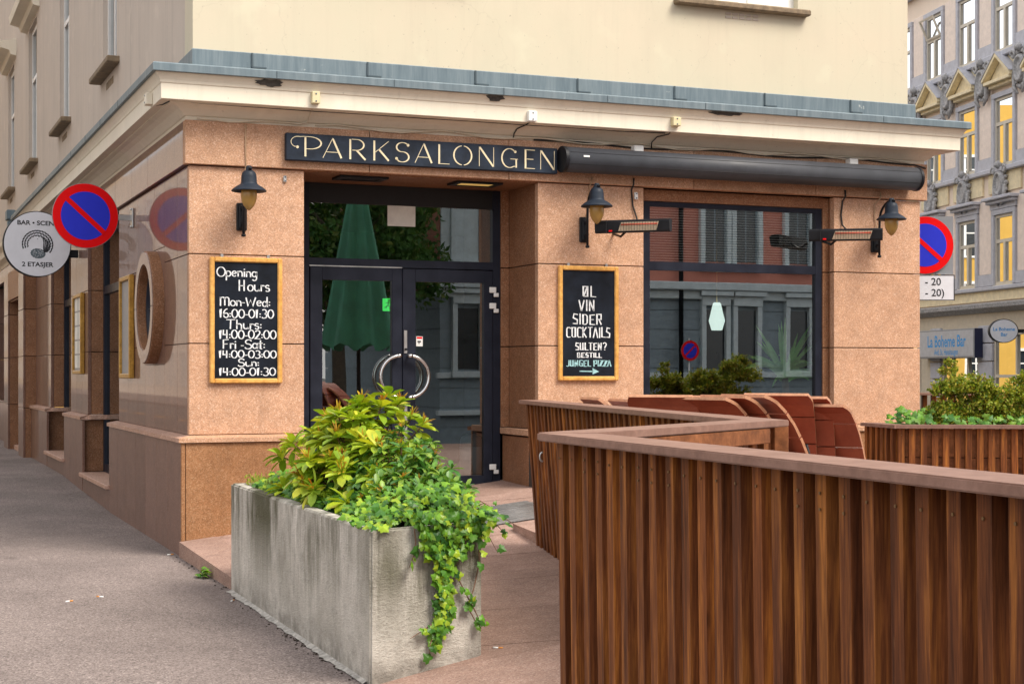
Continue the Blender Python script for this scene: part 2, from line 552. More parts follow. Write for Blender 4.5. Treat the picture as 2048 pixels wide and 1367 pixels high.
def wood(name, dark, mid, light, axis='Z', rough=0.55, isl=True, knots=True, grain=.5):
    m, n, b = new_mat(name)
    sc = {'Z': (26, 26, 1.3), 'X': (1.3, 26, 26), 'Y': (26, 1.3, 26), 'N': (6, 6, 6)}[axis]
    co = coords(n, sc)
    add = co
    if isl:
        geo = N(n, 'ShaderNodeNewGeometry')
        va = N(n, 'ShaderNodeVectorMath', operation='ADD')
        cmb = N(n, 'ShaderNodeCombineXYZ')
        mu = N(n, 'ShaderNodeMath', operation='MULTIPLY'); mu.inputs[1].default_value = 37.0
        n.links.new(geo.outputs['Random Per Island'], mu.inputs[0])
        for k in range(3): n.links.new(mu.outputs[0], cmb.inputs[k])
        n.links.new(co, va.inputs[0]); n.links.new(cmb.outputs[0], va.inputs[1])
        add = va.outputs[0]
    g = noise(n, add, 1.0, 6, 0.65)
    c = ramp(n, g, [(0.28, dark), (0.5, mid), (0.74, light)])
    gf = noise(n, add, 4.0, 3, 0.7)
    c = mix(n, grain, c, ramp(n, gf, [(0.3, 0.55), (0.7, 1.35)]), 'MULTIPLY')
    if isl:
        c = mix(n, 1.0, c, ramp(n, geo.outputs['Random Per Island'], [(0.0, (.78, .74, .78)), (0.35, (.95, .93, .95)), (0.7, (1.12, 1.12, 1.08)), (1.0, (1.42, 1.35, 1.15))]), 'MULTIPLY')
    if knots:
        kd = voro(n, coords(n, (7, 7, 2.2)), 1.0, 'Distance')
        c = mix(n, mapr(n, kd, 0.0, 0.075, 0.85, 0.0), c, tuple(x * 0.3 for x in dark))
        wear = noise(n, coords(n, (20, 20, 3)), 1.0, 3, 0.7)
        c = mix(n, mapr(n, wear, 0.73, 0.8, 0, 0.4), c, (.36, .2, .1))
    n.links.new(c, b.inputs['Base Color'])
    b.inputs['Roughness'].default_value = rough
    b.inputs['Specular IOR Level'].default_value = .5 if rough < .5 else .18
    bump(n, b, gf, 0.12, 0.004)
    return m
M['slat'] = wood('stained_slat_wood', (.042, .013, .006), (.15, .049, .016), (.40, .155, .032))
M['cap'] = wood('weathered_cap_wood', (.19, .108, .083), (.23, .135, .105), (.28, .17, .135), 'N', 0.55, True, False, .22)
M['cap_rail'] = wood('brown_rail_wood', (.10, .035, .015), (.2, .075, .03), (.3, .12, .05), 'N', 0.6, True, False)
M['chair_wood'] = wood('red_brown_chair_slats', (.27, .064, .033), (.32, .08, .04), (.37, .10, .05), 'N', 0.36, True, False, .15)
M['chair_edge'] = plain('worn_chair_edge', (.46, .22, .12), 0.5, var=.3, scale=30)  # slat edges in a paler brown than the faces
M['pine'] = wood('varnished_pine', (.50, .23, .05), (.66, .34, .08), (.76, .44, .13), 'N', 0.4, False, False)
M['gold_frame'] = wood('dark_gold_frame', (.30, .15, .02), (.40, .21, .03), (.5, .28, .05), 'N', 0.4, False, False)
M['dark_wood'] = wood('dark_indoor_wood', (.03, .013, .007), (.06, .026, .013), (.1, .045, .02), 'N', 0.5, False, False)

def concrete():
    m, n, b = new_mat('stained_concrete')
    co = coords(n)
    a = noise(n, co, 2.2, 7, 0.65)
    c = ramp(n, a, [(0.3, (.42, .39, .34)), (0.5, (.56, .525, .47)), (0.7, (.68, .64, .575))])
    z = sep_z(n, co)
    st = noise(n, coords(n, (3.2, 3.2, 0.55)), 1.0, 7, 0.72)
    top = mapr(n, z, 0.1, 0.62, 0.15, 1.0)
    mm = N(n, 'ShaderNodeMath', operation='MULTIPLY')
    msk = noise(n, coords(n, (.9, .9, .6)), 1.3, 3, 0.6)
    mq = N(n, 'ShaderNodeMath', operation='MULTIPLY')
    n.links.new(mapr(n, st, 0.38, 0.54, 0, 1.0), mq.inputs[0]); n.links.new(mapr(n, msk, 0.38, 0.52, .35, 1.0), mq.inputs[1])
    n.links.new(mq.outputs[0], mm.inputs[0]); n.links.new(top, mm.inputs[1])
    c = mix(n, mm.outputs[0], c, (.085, .08, .042))
    drip = noise(n, coords(n, (22, 22, 0.9)), 1.0, 3, 0.6)
    mk = N(n, 'ShaderNodeMath', operation='MULTIPLY')
    n.links.new(mapr(n, drip, 0.52, 0.75, 0, .45), mk.inputs[0]); n.links.new(mm.outputs[0], mk.inputs[1])
    c = mix(n, mk.outputs[0], c, (.05, .05, .02))
    blot = noise(n, co, 13, 6, 0.75)
    c = mix(n, mapr(n, blot, 0.5, 0.7, 0, .4), c, (.2, .19, .165))
    low = mapr(n, z, 0.02, 0.2, 0.75, 0.0)
    ml = N(n, 'ShaderNodeMath', operation='MULTIPLY')
    n.links.new(low, ml.inputs[0]); n.links.new(mapr(n, noise(n, co, 6, 5, 0.7), 0.35, 0.6, 0, 1), ml.inputs[1])
    c = mix(n, ml.outputs[0], c, (.14, .125, .105))
    pit = noise(n, coords(n, (1, 1, 1.6)), 48, 3, 0.7)
    c = mix(n, mapr(n, pit, 0.62, 0.7, 0, 0.6), c, (.12, .115, .1))
    n.links.new(c, b.inputs['Base Color'])
    b.inputs['Roughness'].default_value = 0.92
    h = N(n, 'ShaderNodeMath', operation='ADD')
    n.links.new(noise(n, coords(n, (1, 1, 2.6)), 17, 8, 0.8), h.inputs[0]); n.links.new(pit, h.inputs[1])
    bump(n, b, h.outputs[0], 0.55, 0.018)
    return m
M['concrete'] = concrete()
M['concrete_pale'] = plain('pale_mortar', (.36, .34, .31), .95, var=.5, scale=22, bmp=.5)

def asphalt(name, lo, mid, hi):
    m, n, b = new_mat(name)
    co = coords(n)
    g = sep_z(n, voro(n, co, 120, 'Color'), 'X')
    c = ramp(n, g, [(0.0, lo), (0.3, mid), (0.75, tuple((x + y) / 2 for x, y in zip(mid, hi))), (0.94, hi)], 'CONSTANT')
    big = noise(n, co, 0.7, 6, 0.65)
    c = mix(n, 1.0, c, ramp(n, big, [(0.3, 0.72), (0.7, 1.18)]), 'MULTIPLY')
    st = noise(n, co, 3.4, 5, 0.7)
    c = mix(n, mapr(n, st, 0.62, 0.72, 0, 0.45), c, tuple(x * 0.6 for x in lo))
    path = noise(n, coords(n, (.8, .22, 1)), 1.0, 5, 0.65)
    c = mix(n, mapr(n, path, 0.5, 0.68, 0, .38), c, tuple(x * 1.15 for x in lo))
    gum = voro(n, co, 2.3, 'Distance')
    c = mix(n, mapr(n, gum, 0.012, 0.02, .5, 0), c, hi)
    ck = voro(n, mix(n, .25, co, noise(n, co, 3, 3, .6, 1)), .42, 'Distance', 'DISTANCE_TO_EDGE')
    c = mix(n, mapr(n, ck, 0.0, 0.005, .28, 0), c, tuple(x * .4 for x in lo))
    n.links.new(c, b.inputs['Base Color'])
    b.inputs['Specular IOR Level'].default_value = 0.2
    b.inputs['Roughness'].default_value = 0.88
    bump(n, b, g, 0.5, 0.006)
    return m
M['asphalt'] = asphalt('pavement_asphalt', (.128, .104, .097), (.212, .172, .158), (.345, .29, .272))
M['road'] = asphalt('road_asphalt', (.05, .05, .052), (.09, .088, .088), (.18, .17, .16))
M['ground'] = asphalt('ground_asphalt', (.06, .06, .06), (.1, .1, .1), (.16, .16, .15))
M['marking'] = plain('orange_road_paint', (.75, .32, .05), 0.7)

def glass(name, tint=(.8, .86, .88), refl=0.2, rough=0.0, transp=True):
    m = bpy.data.materials.new(name)
    m.use_nodes = True
    n = m.node_tree
    n.nodes.remove(n.nodes['Principled BSDF'])
    out = n.nodes['Material Output']
    gl = N(n, 'ShaderNodeBsdfGlossy'); gl.inputs['Roughness'].default_value = rough
    gl.inputs['Color'].default_value = (.95, .97, .97, 1)
    tr = N(n, 'ShaderNodeBsdfTransparent'); tr.inputs['Color'].default_value = (*tint, 1)
    fr = N(n, 'ShaderNodeFresnel'); fr.inputs['IOR'].default_value = 1.5
    mp = mapr(n, fr.outputs[0], 0.0, 1.0, refl, 1.0)
    # slight waviness of old panes
    bp = N(n, 'ShaderNodeBump'); bp.inputs['Strength'].default_value = 0.02; bp.inputs['Distance'].default_value = 0.02
    n.links.new(noise(n, coords(n), 0.9, 1, 0.5), bp.inputs['Height'])
    n.links.new(bp.outputs[0], gl.inputs['Normal'])
    mx = N(n, 'ShaderNodeMixShader')
    n.links.new(mp, mx.inputs[0]); n.links.new(tr.outputs[0], mx.inputs[1]); n.links.new(gl.outputs[0], mx.inputs[2])
    n.links.new(mx.outputs[0], out.inputs[0])
    return m
M['glass'] = glass('window_glass', (.88, .94, .92), 0.34)
M['glass_door'] = glass('door_glass', (.80, .88, .86), 0.27)
M['glass_plain'] = glass('reflective_glass', (.5, .55, .56), 0.4)
M['glass_house'] = glass('house_glass', (.9, .88, .8), 0.2)
m_, n_, b_ = new_mat('amber_lamp_glass')
b_.inputs['Base Color'].default_value = (.50, .31, .085, 1); b_.inputs['Roughness'].default_value = .25; b_.inputs['Transmission Weight'].default_value = .35
M['amber'] = m_

M['frame'] = plain('anthracite_frame', (.016, .019, .031), 0.42, var=.25, spec=.2)
M['black'] = plain('black_paint', (.012, .013, .016), 0.45, var=.3, spec=.2)
M['lamp_paint'] = plain('blue_black_lamp_paint', (.018, .025, .038), 0.5, var=.25, bmp=.1, spec=.2)
M['sign_slate'] = plain('slate_sign_face', (.018, .026, .042), 0.6, var=.5, scale=5, bmp=.15, spec=.2)
M['letter_gold'] = plain('pale_gold_letter', (.78, .68, .46), 0.5)
M['chalkboard'] = plain('chalkboard', (.008, .011, .018), 0.7, var=.7, scale=4, spec=.15)
M['chalk'] = plain('white_chalk', (.70, .72, .74), 0.9, var=.3, scale=38)
M['chalk_teal'] = plain('teal_chalk', (.30, .52, .55), 0.9, var=.35, scale=60)
M['awning'] = plain('anthracite_cassette', (.05, .053, .062), 0.5, var=.2, spec=.35)
M['awning_line'] = plain('cassette_groove', (.008, .008, .01), 0.6)
M['steel'] = plain('brushed_steel', (.62, .62, .62), 0.22, metal=1.0, var=.08)
M['alu'] = plain('dull_aluminium', (.5, .5, .5), 0.4, metal=.8)
M['white'] = plain('white_plastic', (.8, .8, .78), 0.5, var=.06)
M['white_frame'] = plain('white_window_frame', (.78, .77, .75), 0.45, var=.06)
M['cream_box'] = plain('cream_plastic', (.62, .54, .33), 0.55)
M['cable_tan'] = plain('tan_cable', (.42, .28, .17), 0.6)
M['cable_cream'] = plain('cream_cable', (.62, .54, .42), 0.6)
M['cable_black'] = plain('black_cable', (.015, .013, .012), 0.6)
M['red'] = plain('sign_red', (.80, .004, .006), 0.5, var=.03, spec=.12)
M['blue'] = plain('sign_blue', (.03, .042, .60), 0.5, var=.04, spec=.12)
M['grey_plate'] = plain('grey_sign_back', (.25, .26, .28), 0.45, var=.08)
M['sign_white'] = plain('white_sign_face', (.74, .75, .80), 0.5, var=.05, spec=.2)
M['ink'] = plain('black_lettering', (.012, .013, .018), 0.6)
M['ink_grey'] = plain('slate_lettering', (.09, .12, .14), 0.6)
M['sign_blue_text'] = plain('blue_lettering', (.02, .30, .70), 0.5)
M['heater_grill'] = plain('heater_reflector', (.62, .5, .36), 0.35, metal=.5, var=.2, scale=40)
M['heater_tube'] = plain('heater_tube', (.45, .06, .025), 0.4)
M['stone_sill'] = plain('brown_stone_sill', (.20, .145, .09), 0.8, var=.4, scale=14, bmp=.3)
M['soil'] = plain('dark_soil', (.035, .024, .016), 0.95, var=.5, scale=30, bmp=.8)
M['green_cloth'] = plain('green_parasol_cloth', (.05, .22, .135), 0.75, var=.25, scale=3)
M['paper'] = plain('white_paper', (.75, .74, .68), 0.7)
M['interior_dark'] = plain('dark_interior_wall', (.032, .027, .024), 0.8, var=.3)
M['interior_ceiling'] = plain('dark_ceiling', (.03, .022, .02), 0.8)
M['floor_wood'] = wood('indoor_floor_boards', (.2, .15, .11), (.3, .24, .18), (.4, .33, .26), 'Y', 0.4, False, False)
M['cane'] = plain('woven_cane', (.62, .45, .22), 0.7, var=.2, scale=60)

M['brass'] = plain('brass_rod', (.65, .42, .12), 0.35, metal=.7)
M['butt'] = plain('cigarette_paper', (.75, .62, .42), 0.8)
M['butt_tip'] = plain('cigarette_filter', (.62, .26, .06), 0.8)

def emit(name, col, st):
    m, n, b = new_mat(name)
    b.inputs['Base Color'].default_value = (*col, 1)
    b.inputs['Emission Color'].default_value = (*col, 1)
    b.inputs['Emission Strength'].default_value = st
    return m
M['opal'] = emit('opal_glass_shade', (.72, .86, .80), .75)
M['exit_green'] = emit('lit_exit_sign', (.05, .55, .08), 0.9)
M['bulb'] = emit('soffit_bulb', (.75, .5, .15), 0.22)

def leaf(name, cols, rough=0.42, trans=0.25, spec=0.3):
    m, n, b = new_mat(name)
    geo = N(n, 'ShaderNodeNewGeometry')
    c = ramp(n, geo.outputs['Random Per Island'], [(i / (len(cols) - 1), k) for i, k in enumerate(cols)])
    c = mix(n, 1.0, c, ramp(n, noise(n, coords(n), 9, 3, 0.6), [(0.3, 0.75), (0.7, 1.25)]), 'MULTIPLY')
    n.links.new(c, b.inputs['Base Color'])
    b.inputs['Roughness'].default_value = rough
    b.inputs['Specular IOR Level'].default_value = spec
    tl = N(n, 'ShaderNodeBsdfTranslucent')
    n.links.new(mix(n, 1.0, c, (1.3, 1.35, .6), 'MULTIPLY'), tl.inputs[0])
    mx = N(n, 'ShaderNodeMixShader'); mx.inputs[0].default_value = trans
    n.links.new(b.outputs[0], mx.inputs[1]); n.links.new(tl.outputs[0], mx.inputs[2])
    n.links.new(mx.outputs[0], n.nodes['Material Output'].inputs[0])
    return m
M['leaf_yellow'] = leaf('yellow_green_leaf', [(0.135, 0.23, 0.019), (0.27, 0.392, 0.027), (0.405, 0.499, 0.032), (0.23, 0.365, 0.027), (0.54, 0.513, 0.041), (0.176, 0.297, 0.024)], 0.38)
M['leaf_dark'] = leaf('blue_green_leaf', [(.035, .12, .03), (.08, .21, .04), (.17, .32, .05), (.06, .18, .045), (.27, .38, .045), (.12, .26, .06)], 0.3)
M['leaf_ivy'] = leaf('ivy_leaf', [(.03, .11, .02), (.08, .22, .022), (.19, .37, .025), (.05, .15, .024), (.36, .48, .03), (.12, .29, .022), (.025, .09, .02)], 0.35)
M['leaf_shade'] = leaf('shaded_ivy_leaf', [(.03, .12, .02), (.07, .2, .025), (.14, .3, .03), (.05, .16, .03), (.22, .36, .035)], 0.4)  # darker greens than the trailing ivy
M['leaf_box'] = leaf('boxwood_leaf', [(0.068, 0.135, 0.016), (0.162, 0.243, 0.019), (0.351, 0.378, 0.041), (0.121, 0.189, 0.019), (0.459, 0.446, 0.068), (0.27, 0.162, 0.027)], 0.45)
M['leaf_sedum'] = leaf('sedum_leaf', [(.2, .26, .03), (.33, .36, .04), (.14, .21, .025)], 0.6)
M['leaf_tree'] = leaf('tree_leaf', [(0.025, 0.085, 0.02), (0.051, 0.145, 0.031), (0.102, 0.221, 0.043), (0.043, 0.119, 0.025), (0.17, 0.221, 0.051)], 0.5)
M['leaf_yucca'] = leaf('yucca_leaf', [(.3, .75, .2), (.42, .85, .26), (.6, .9, .36)], 0.4, 0.06)
M['leaf_old'] = leaf('withered_flower', [(.45, .16, .02), (.5, .36, .03), (.35, .1, .02)], 0.7)
M['stem'] = plain('brown_stem', (.14, .075, .035), 0.8, var=.4)
M['ivy_stem'] = plain('red_brown_ivy_stem', (.17, .085, .05), 0.75)
M['bark'] = plain('grey_bark', (.09, .07, .05), 0.9, var=.4, scale=12, bmp=.8)

# colours of the houses around
M['h_pale'] = plaster('pale_facade', (.84, .69, .565), (.86, .72, .59), 0.15, 0.05)
M['h_grey'] = plain('blue_grey_trim', (.50, .50, .545), 0.75, var=.12)
M['h_trim'] = plain('lilac_grey_pilaster', (.83, .70, .61), 0.75, var=.1)
M['h_ochre'] = plain('ochre_frieze', (.80, .68, .45), 0.8, var=.15)
M['h_stone'] = plain('grey_ornament', (.38, .37, .37), 0.85, var=.45, scale=14, bmp=.6, bscale=25)
M['h_shop'] = plain('shop_front_render', (.62, .54, .42), 0.8, var=.1)
M['h_frame'] = plain('cream_window_frame', (.64, .58, .48), 0.55, var=.06)
M['h_curtain'] = plain('yellow_curtain', (.34, .21, .05), 0.8, var=.3, scale=9)  # yellow reflection of the panes, painted on sheets behind the glass
M['h_pink'] = plaster('pink_facade', (.56, .215, .16), (.60, .24, .18), 0.2, 0.05)
M['h_slate'] = plain('blue_grey_stone', (.24, .30, .34), 0.8, var=.15)
M['h_slate_light'] = plain('light_blue_grey_trim', (.56, .64, .67), 0.8, var=.12)
M['h_yellow'] = plaster('yellow_facade', (.56, .33, .06), (.60, .37, .08), 0.2, 0.05)
M['h_sand'] = plaster('sand_facade', (.48, .36, .25), (.54, .42, .30), 0.3, 0.05)
# ------------------------------------------------------------------ ground, pavement, road, terrace
def terr_z(x, y):
    return 0.1106 * min(x, 3.2) + 0.0235 * y + 0.0207

bm = BM()
box(bm, -320, 320, -320, 320, -1.2, -0.42)
tag(obj('ground', bm, M['ground']), kind='structure')

def walk_z(y):
    ks = [(-40, -.26), (-14, -.185), (-6, -.135), (0, -.118), (4.2, -.095), (6.7, -.03), (8.6, .03), (11, .04), (60, .05)]
    for (a, za), (b, zb) in zip(ks, ks[1:]):
        if a <= y <= b: return za + (zb - za) * (y - a) / (b - a)
    return ks[0][1] if y < -40 else ks[-1][1]
bm = BM()
ys = [-40, -25, -14, -10, -8, -6, -4, -2, 0, 2, 4.2, 5.5, 6.7, 7.6, 8.6, 11, 16, 25, 40, 60]
xs = [-4.6, -3, -1.5, -.6, 0.12]
grid = [[bm.verts.new((x, y, walk_z(y) - .012 * max(0, -x - .2))) for x in xs] for y in ys]
for i in range(len(ys) - 1):
    for j in range(len(xs) - 1):
        bm.faces.new((grid[i][j], grid[i][j + 1], grid[i + 1][j + 1], grid[i + 1][j]))
for i in range(len(ys) - 1):
    a, b = grid[i][0], grid[i + 1][0]
    bm.faces.new((a, b, bm.verts.new(b.co - Vector((0, 0, .3))), bm.verts.new(a.co - Vector((0, 0, .3)))))
tag(obj('pavement', bm, M['asphalt']), kind='structure')
bm = BM()
box(bm, -11, -4.75, -120, 232, -.6, -.27)
tag(obj('road', bm, M['road']), kind='structure')
bm = BM()
for k in range(14):
    box(bm, -7.6, -7.48, -6 + k * 5.0, -3.2 + k * 5.0, -.268, -.264)
tag(obj('road_marking', bm, M['marking']), kind='structure')
bm = BM()
box(bm, -4.75, -4.6, -40, 60, -.5, -.175, .02)
tag(obj('kerb', bm, M['concrete']), kind='structure')
bm = BM()
box(bm, -15, -11, -120, 232, -.6, -.16)
tag(obj('far_pavement', bm, M['asphalt']), kind='structure')

# terrace: tilted granite slabs on a bed, laid at an angle to the front
TER = [(.0, .8), (.0, -.1), (-.085, -.1), (-.085, -2.2), (-.14, -5.75), (-.75, -8.0), (-1.2, -13), (9.5, -13), (9.5, .8)]
bm = BM()
top = [bm.verts.new((x, y, terr_z(x, y) - .010)) for x, y in TER]
bot = [bm.verts.new((x, y, -.41)) for x, y in TER]
bm.faces.new(list(reversed(top)))
for i in range(len(TER)):
    j = (i + 1) % len(TER)
    bm.faces.new((top[i], top[j], bot[j], bot[i]))
bmesh.ops.recalc_face_normals(bm, faces=bm.faces[:])
tag(obj('terrace_bed', bm, M['joint']), kind='structure')

def clip_poly(poly, clip):
    """Sutherland-Hodgman, clip is convex counter-clockwise"""
    out = poly
    for i in range(len(clip)):
        a, b = clip[i], clip[(i + 1) % len(clip)]
        inp, out = out, []
        def ins(p): return (b[0] - a[0]) * (p[1] - a[1]) - (b[1] - a[1]) * (p[0] - a[0]) >= 0
        for k in range(len(inp)):
            p, q = inp[k - 1], inp[k]
            pi, qi = ins(p), ins(q)
            if pi != qi:
                d1 = (b[0] - a[0]) * (p[1] - a[1]) - (b[1] - a[1]) * (p[0] - a[0])
                d2 = (b[0] - a[0]) * (q[1] - a[1]) - (b[1] - a[1]) * (q[0] - a[0])
                t = d1 / (d1 - d2)
                out.append((p[0] + (q[0] - p[0]) * t, p[1] + (q[1] - p[1]) * t))
            if qi: out.append(q)
        if not out: return []
    return out
TER_CONVEX = []
for xl0, xl1, ya, yb in ((.0, .0, .8, -.1), (-.085, -.085, -.1, -2.2), (-.085, -.14, -2.2, -5.75), (-.14, -.75, -5.75, -8.0), (-.75, -1.2, -8.0, -13)):
    TER_CONVEX.append([(xl0, ya), (xl1, yb), (3.2, yb), (3.2, ya)])
    TER_CONVEX.append([(3.2, ya), (3.2, yb), (9.5, yb), (9.5, ya)])
bm = BM()
ca, sa = math.cos(R(-27)), math.sin(R(-27))
rnd = random.Random(5)
WT, HT, GAP = 5.2, .90, .009
for i in range(-4, 5):
    for j in range(-22, 14):
        off = .5 * WT
        u0, u1 = i * WT + off + GAP / 2, (i + 1) * WT + off - GAP / 2
        v0, v1 = j * HT + GAP / 2, (j + 1) * HT - GAP / 2
        cx_, cy_ = .9, -4.6
        q = [(cx_ + u * ca - v * sa, cy_ + u * sa + v * ca) for u, v in ((u0, v0), (u1, v0), (u1, v1), (u0, v1))]
        dz = rnd.uniform(-.002, .002)
        for cpoly in TER_CONVEX:
            p = clip_poly(q, cpoly)
            if len(p) < 3: continue
            t = [bm.verts.new((x, y, terr_z(x, y) + dz)) for x, y in p]
            bm.faces.new(t)
            for k in range(len(t)):
                a, b = t[k - 1], t[k]
                bm.faces.new((b, a, bm.verts.new(a.co - Vector((0, 0, .012))), bm.verts.new(b.co - Vector((0, 0, .012)))))
tag(obj('terrace_paving', bm, M['paving']), kind='structure')
# granite kerb stone edging the terrace on the pavement side
bm = BM()
EDG = [(-.088, -.09), (-.03 - .06, -2.26)]
a, b = EDG
v = []
for (x, y) in (a, b):
    z = terr_z(x, y)
    v.append([bm.verts.new(Vector(p)) for p in ((x - .012, y, -.4), (x - .012, y, z + .003), (x + .30, y, terr_z(x + .3, y) + .004), (x + .30, y, -.4))])
for k in range(4):
    bm.faces.new((v[0][k], v[1][k], v[1][(k + 1) % 4], v[0][(k + 1) % 4]))
bm.faces.new(v[0]); bm.faces.new(list(reversed(v[1])))
bmesh.ops.recalc_face_normals(bm, faces=bm.faces[:])
tag(obj('terrace_kerb', bm, M['paving']), kind='structure')
# level platform that the fence stands on, beside the ramp
bm = BM()
prism(bm, [(2.16, -2.05), (2.05, -2.75), (1.95, -3.45), (1.35, -7.0), (9.4, -7.0), (9.4, -2.05)], -.4, .262)
tag(obj('terrace_platform', bm, M['paving']), kind='structure')

bm = BM()
rnd = random.Random(44)
prev = None
for k in range(61):
    y = -5.78 + 3.5 * k / 60
    xw = -.187 + (y + 5.835) / 3.585 * .06
    a_, b_ = xw - .006 - rnd.uniform(0, .008), xw - .022 - rnd.uniform(0, .022) * (1 if (k // 7) % 3 else .1)
    cur = [bm.verts.new((x, y, walk_z(y) + h)) for x, h in ((xw + .01, .02), (a_, .012), (b_, .004))]
    if prev:
        for q in range(2): bm.faces.new((prev[q], cur[q], cur[q + 1], prev[q + 1]))
    prev = cur
bmesh.ops.recalc_face_normals(bm, faces=bm.faces[:])
tag(obj('mortar_fillet', bm, M['concrete_pale']), kind='structure')
bm = BM()
for k in range(120):
    y = rnd.choice((rnd.uniform(-5.7, -2.2), rnd.gauss(-4.6, .35), rnd.uniform(-2.3, .1)))
    if y > 0.15: continue
    xw = (-.187 + (y + 5.835) / 3.585 * .06) if y < -2.25 else -.10
    x = xw - abs(rnd.gauss(.03, .025)) - .01
    r = rnd.uniform(.003, .009)
    lathe(bm, [(0, 0), (r, .1 * r), (r * .7, r * .6), (0, r * .8)], Matrix.Translation((x, y, walk_z(y))) @ Matrix.Rotation(rnd.uniform(0, 6), 4, 'Z') @ Matrix.Scale(rnd.uniform(.5, 1.6), 4, (1, 0, 0)), 6)
o_ = obj('dirt', bm, M['soil']); tag(o_, 'dark dirt crumbs gathered along the foot of planter and kerb', 'dirt', None, 'stuff')

# ------------------------------------------------------------------ the corner building
B = thing('corner_building', 'corner bar building of pink granite below and cream plaster above', 'building')
XR = 7.606                       # right end of the granite front
ZJ = (.912, 1.70, 2.47, 3.232)   # slab joints

def panels(bm, axis, u0, u1, zs, d0, d1, gap=.009, splits=()):
    us = [u0, *splits, u1]
    for ua, ub in zip(us, us[1:]):
        for za, zb in zip(zs, zs[1:]):
            a, b = ua + (gap / 2 if ua != u0 else 0), ub - (gap / 2 if ub != u1 else 0)
            c, d = za + gap / 2, zb - gap / 2
            if axis == 'x': box(bm, a, b, d0, d1, c, d, .003)
            else: box(bm, d0, d1, a, b, c, d, .003)

for xa, xb in ((0.0, 1.012), (3.263, 4.372), (6.545, XR)):   # front piers
    bm = BM(); panels(bm, 'x', xa, xb, ZJ, 0.0, .07); obj('granite_front', bm, M['granite'], B)
def rev(fn):
    bm = BM(); fn(bm); obj('granite_reveal', bm, M['granite_side'], B)
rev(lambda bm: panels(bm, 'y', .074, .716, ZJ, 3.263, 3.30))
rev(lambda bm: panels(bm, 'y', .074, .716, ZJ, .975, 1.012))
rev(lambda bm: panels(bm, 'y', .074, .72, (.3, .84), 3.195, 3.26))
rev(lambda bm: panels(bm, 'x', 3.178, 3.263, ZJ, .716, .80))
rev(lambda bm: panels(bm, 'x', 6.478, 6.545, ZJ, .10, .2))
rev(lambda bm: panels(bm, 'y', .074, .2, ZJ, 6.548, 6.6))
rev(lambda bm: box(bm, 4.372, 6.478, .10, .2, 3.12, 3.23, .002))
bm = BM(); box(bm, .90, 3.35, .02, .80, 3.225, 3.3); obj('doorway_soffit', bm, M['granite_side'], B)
bm = BM()   # frieze
for a, b in ((-.04, 1.60), (1.606, 2.95), (2.956, 4.9), (4.906, 6.3), (6.306, 7.67)):
    box(bm, a, b, -.04, .06, 3.238, 3.612, .004)
obj('granite_frieze', bm, M['granite'], B)
bm = BM()
ysf = [.064, 1.9, 2.9, 4.05, 5.4, 6.7, 8.5, 10.9, 13.2, 15.5, 17.8, 20, 24]
for a, b in zip(ysf, ysf[1:]):
    box(bm, -.04, .05, a + .003, b - .003, 3.238, 3.612, .003)
obj('polished_frieze', bm, M['granite_polished'], B)
# backing walls
for a in ((.02, 1.0, .073, .5, .3, 3.6), (.074, .40, .5, 4.03, -.3, 3.6), (3.28, 4.34, .073, .74, .2, 3.2), (6.60, 7.58, .073, .5, .2, 3.2), (.03, 7.58, .065, .5, 3.305, 4.0),
          (7.3, 7.58, .5, 9, -.3, 4.0), (.10, .40, 4.03, 24, 3.30, 4.0)):
    bm = BM(); box(bm, *a); obj('inner_wall', bm, M['joint'], B)
# base course and ledge, front
for a in ((-.05, .9, -.05, .07, -.35, .85), (3.2, 7.62, -.05, .07, -.2, .85)):
    bm = BM(); box(bm, *a); obj('base_core', bm, M['joint'], B)
bm = BM()
box(bm, -.08, -.047, -.08, -.045, -.35, .848, .003)
box(bm, -.042, 1.01, -.08, -.04, -.35, .848, .003)
obj('granite_base', bm, M['granite_dark'], B)
bm = BM(); panels(bm, 'x', 3.195, 7.67, (-.2, .85), -.08, -.04, .006, (4.6, 5.9)); obj('granite_base', bm, M['granite_dark'], B)
def ledge_front(bm, x0, x1, xin0, xin1):
    z0, z1, o = .853, .912, .105
    a = [(x0, -o, z0), (x1, -o, z0), (x1, -o, z1 - .022), (x0, -o, z1 - .022), (xin0, .01, z1), (xin1, .01, z1), (xin0, .01, z0), (xin1, .01, z0)]
    v = [bm.verts.new(p) for p in a]
    for q in ((0, 1, 2, 3), (3, 2, 5, 4), (0, 6, 7, 1), (0, 3, 4, 6), (1, 7, 5, 2)):
        bm.faces.new([v[i] for i in q])
    bmesh.ops.recalc_face_normals(bm, faces=bm.faces[:])
bm = BM(); ledge_front(bm, -.105, 1.012, 0, 1.012); obj('granite_ledge', bm, M['granite'], B)
bm = BM()
ledge_front(bm, 3.165, 7.70, 3.263, 7.60)
box(bm, 3.165, 3.262, .012, .716, .853, .912, .004)
obj('granite_ledge', bm, M['granite'], B)

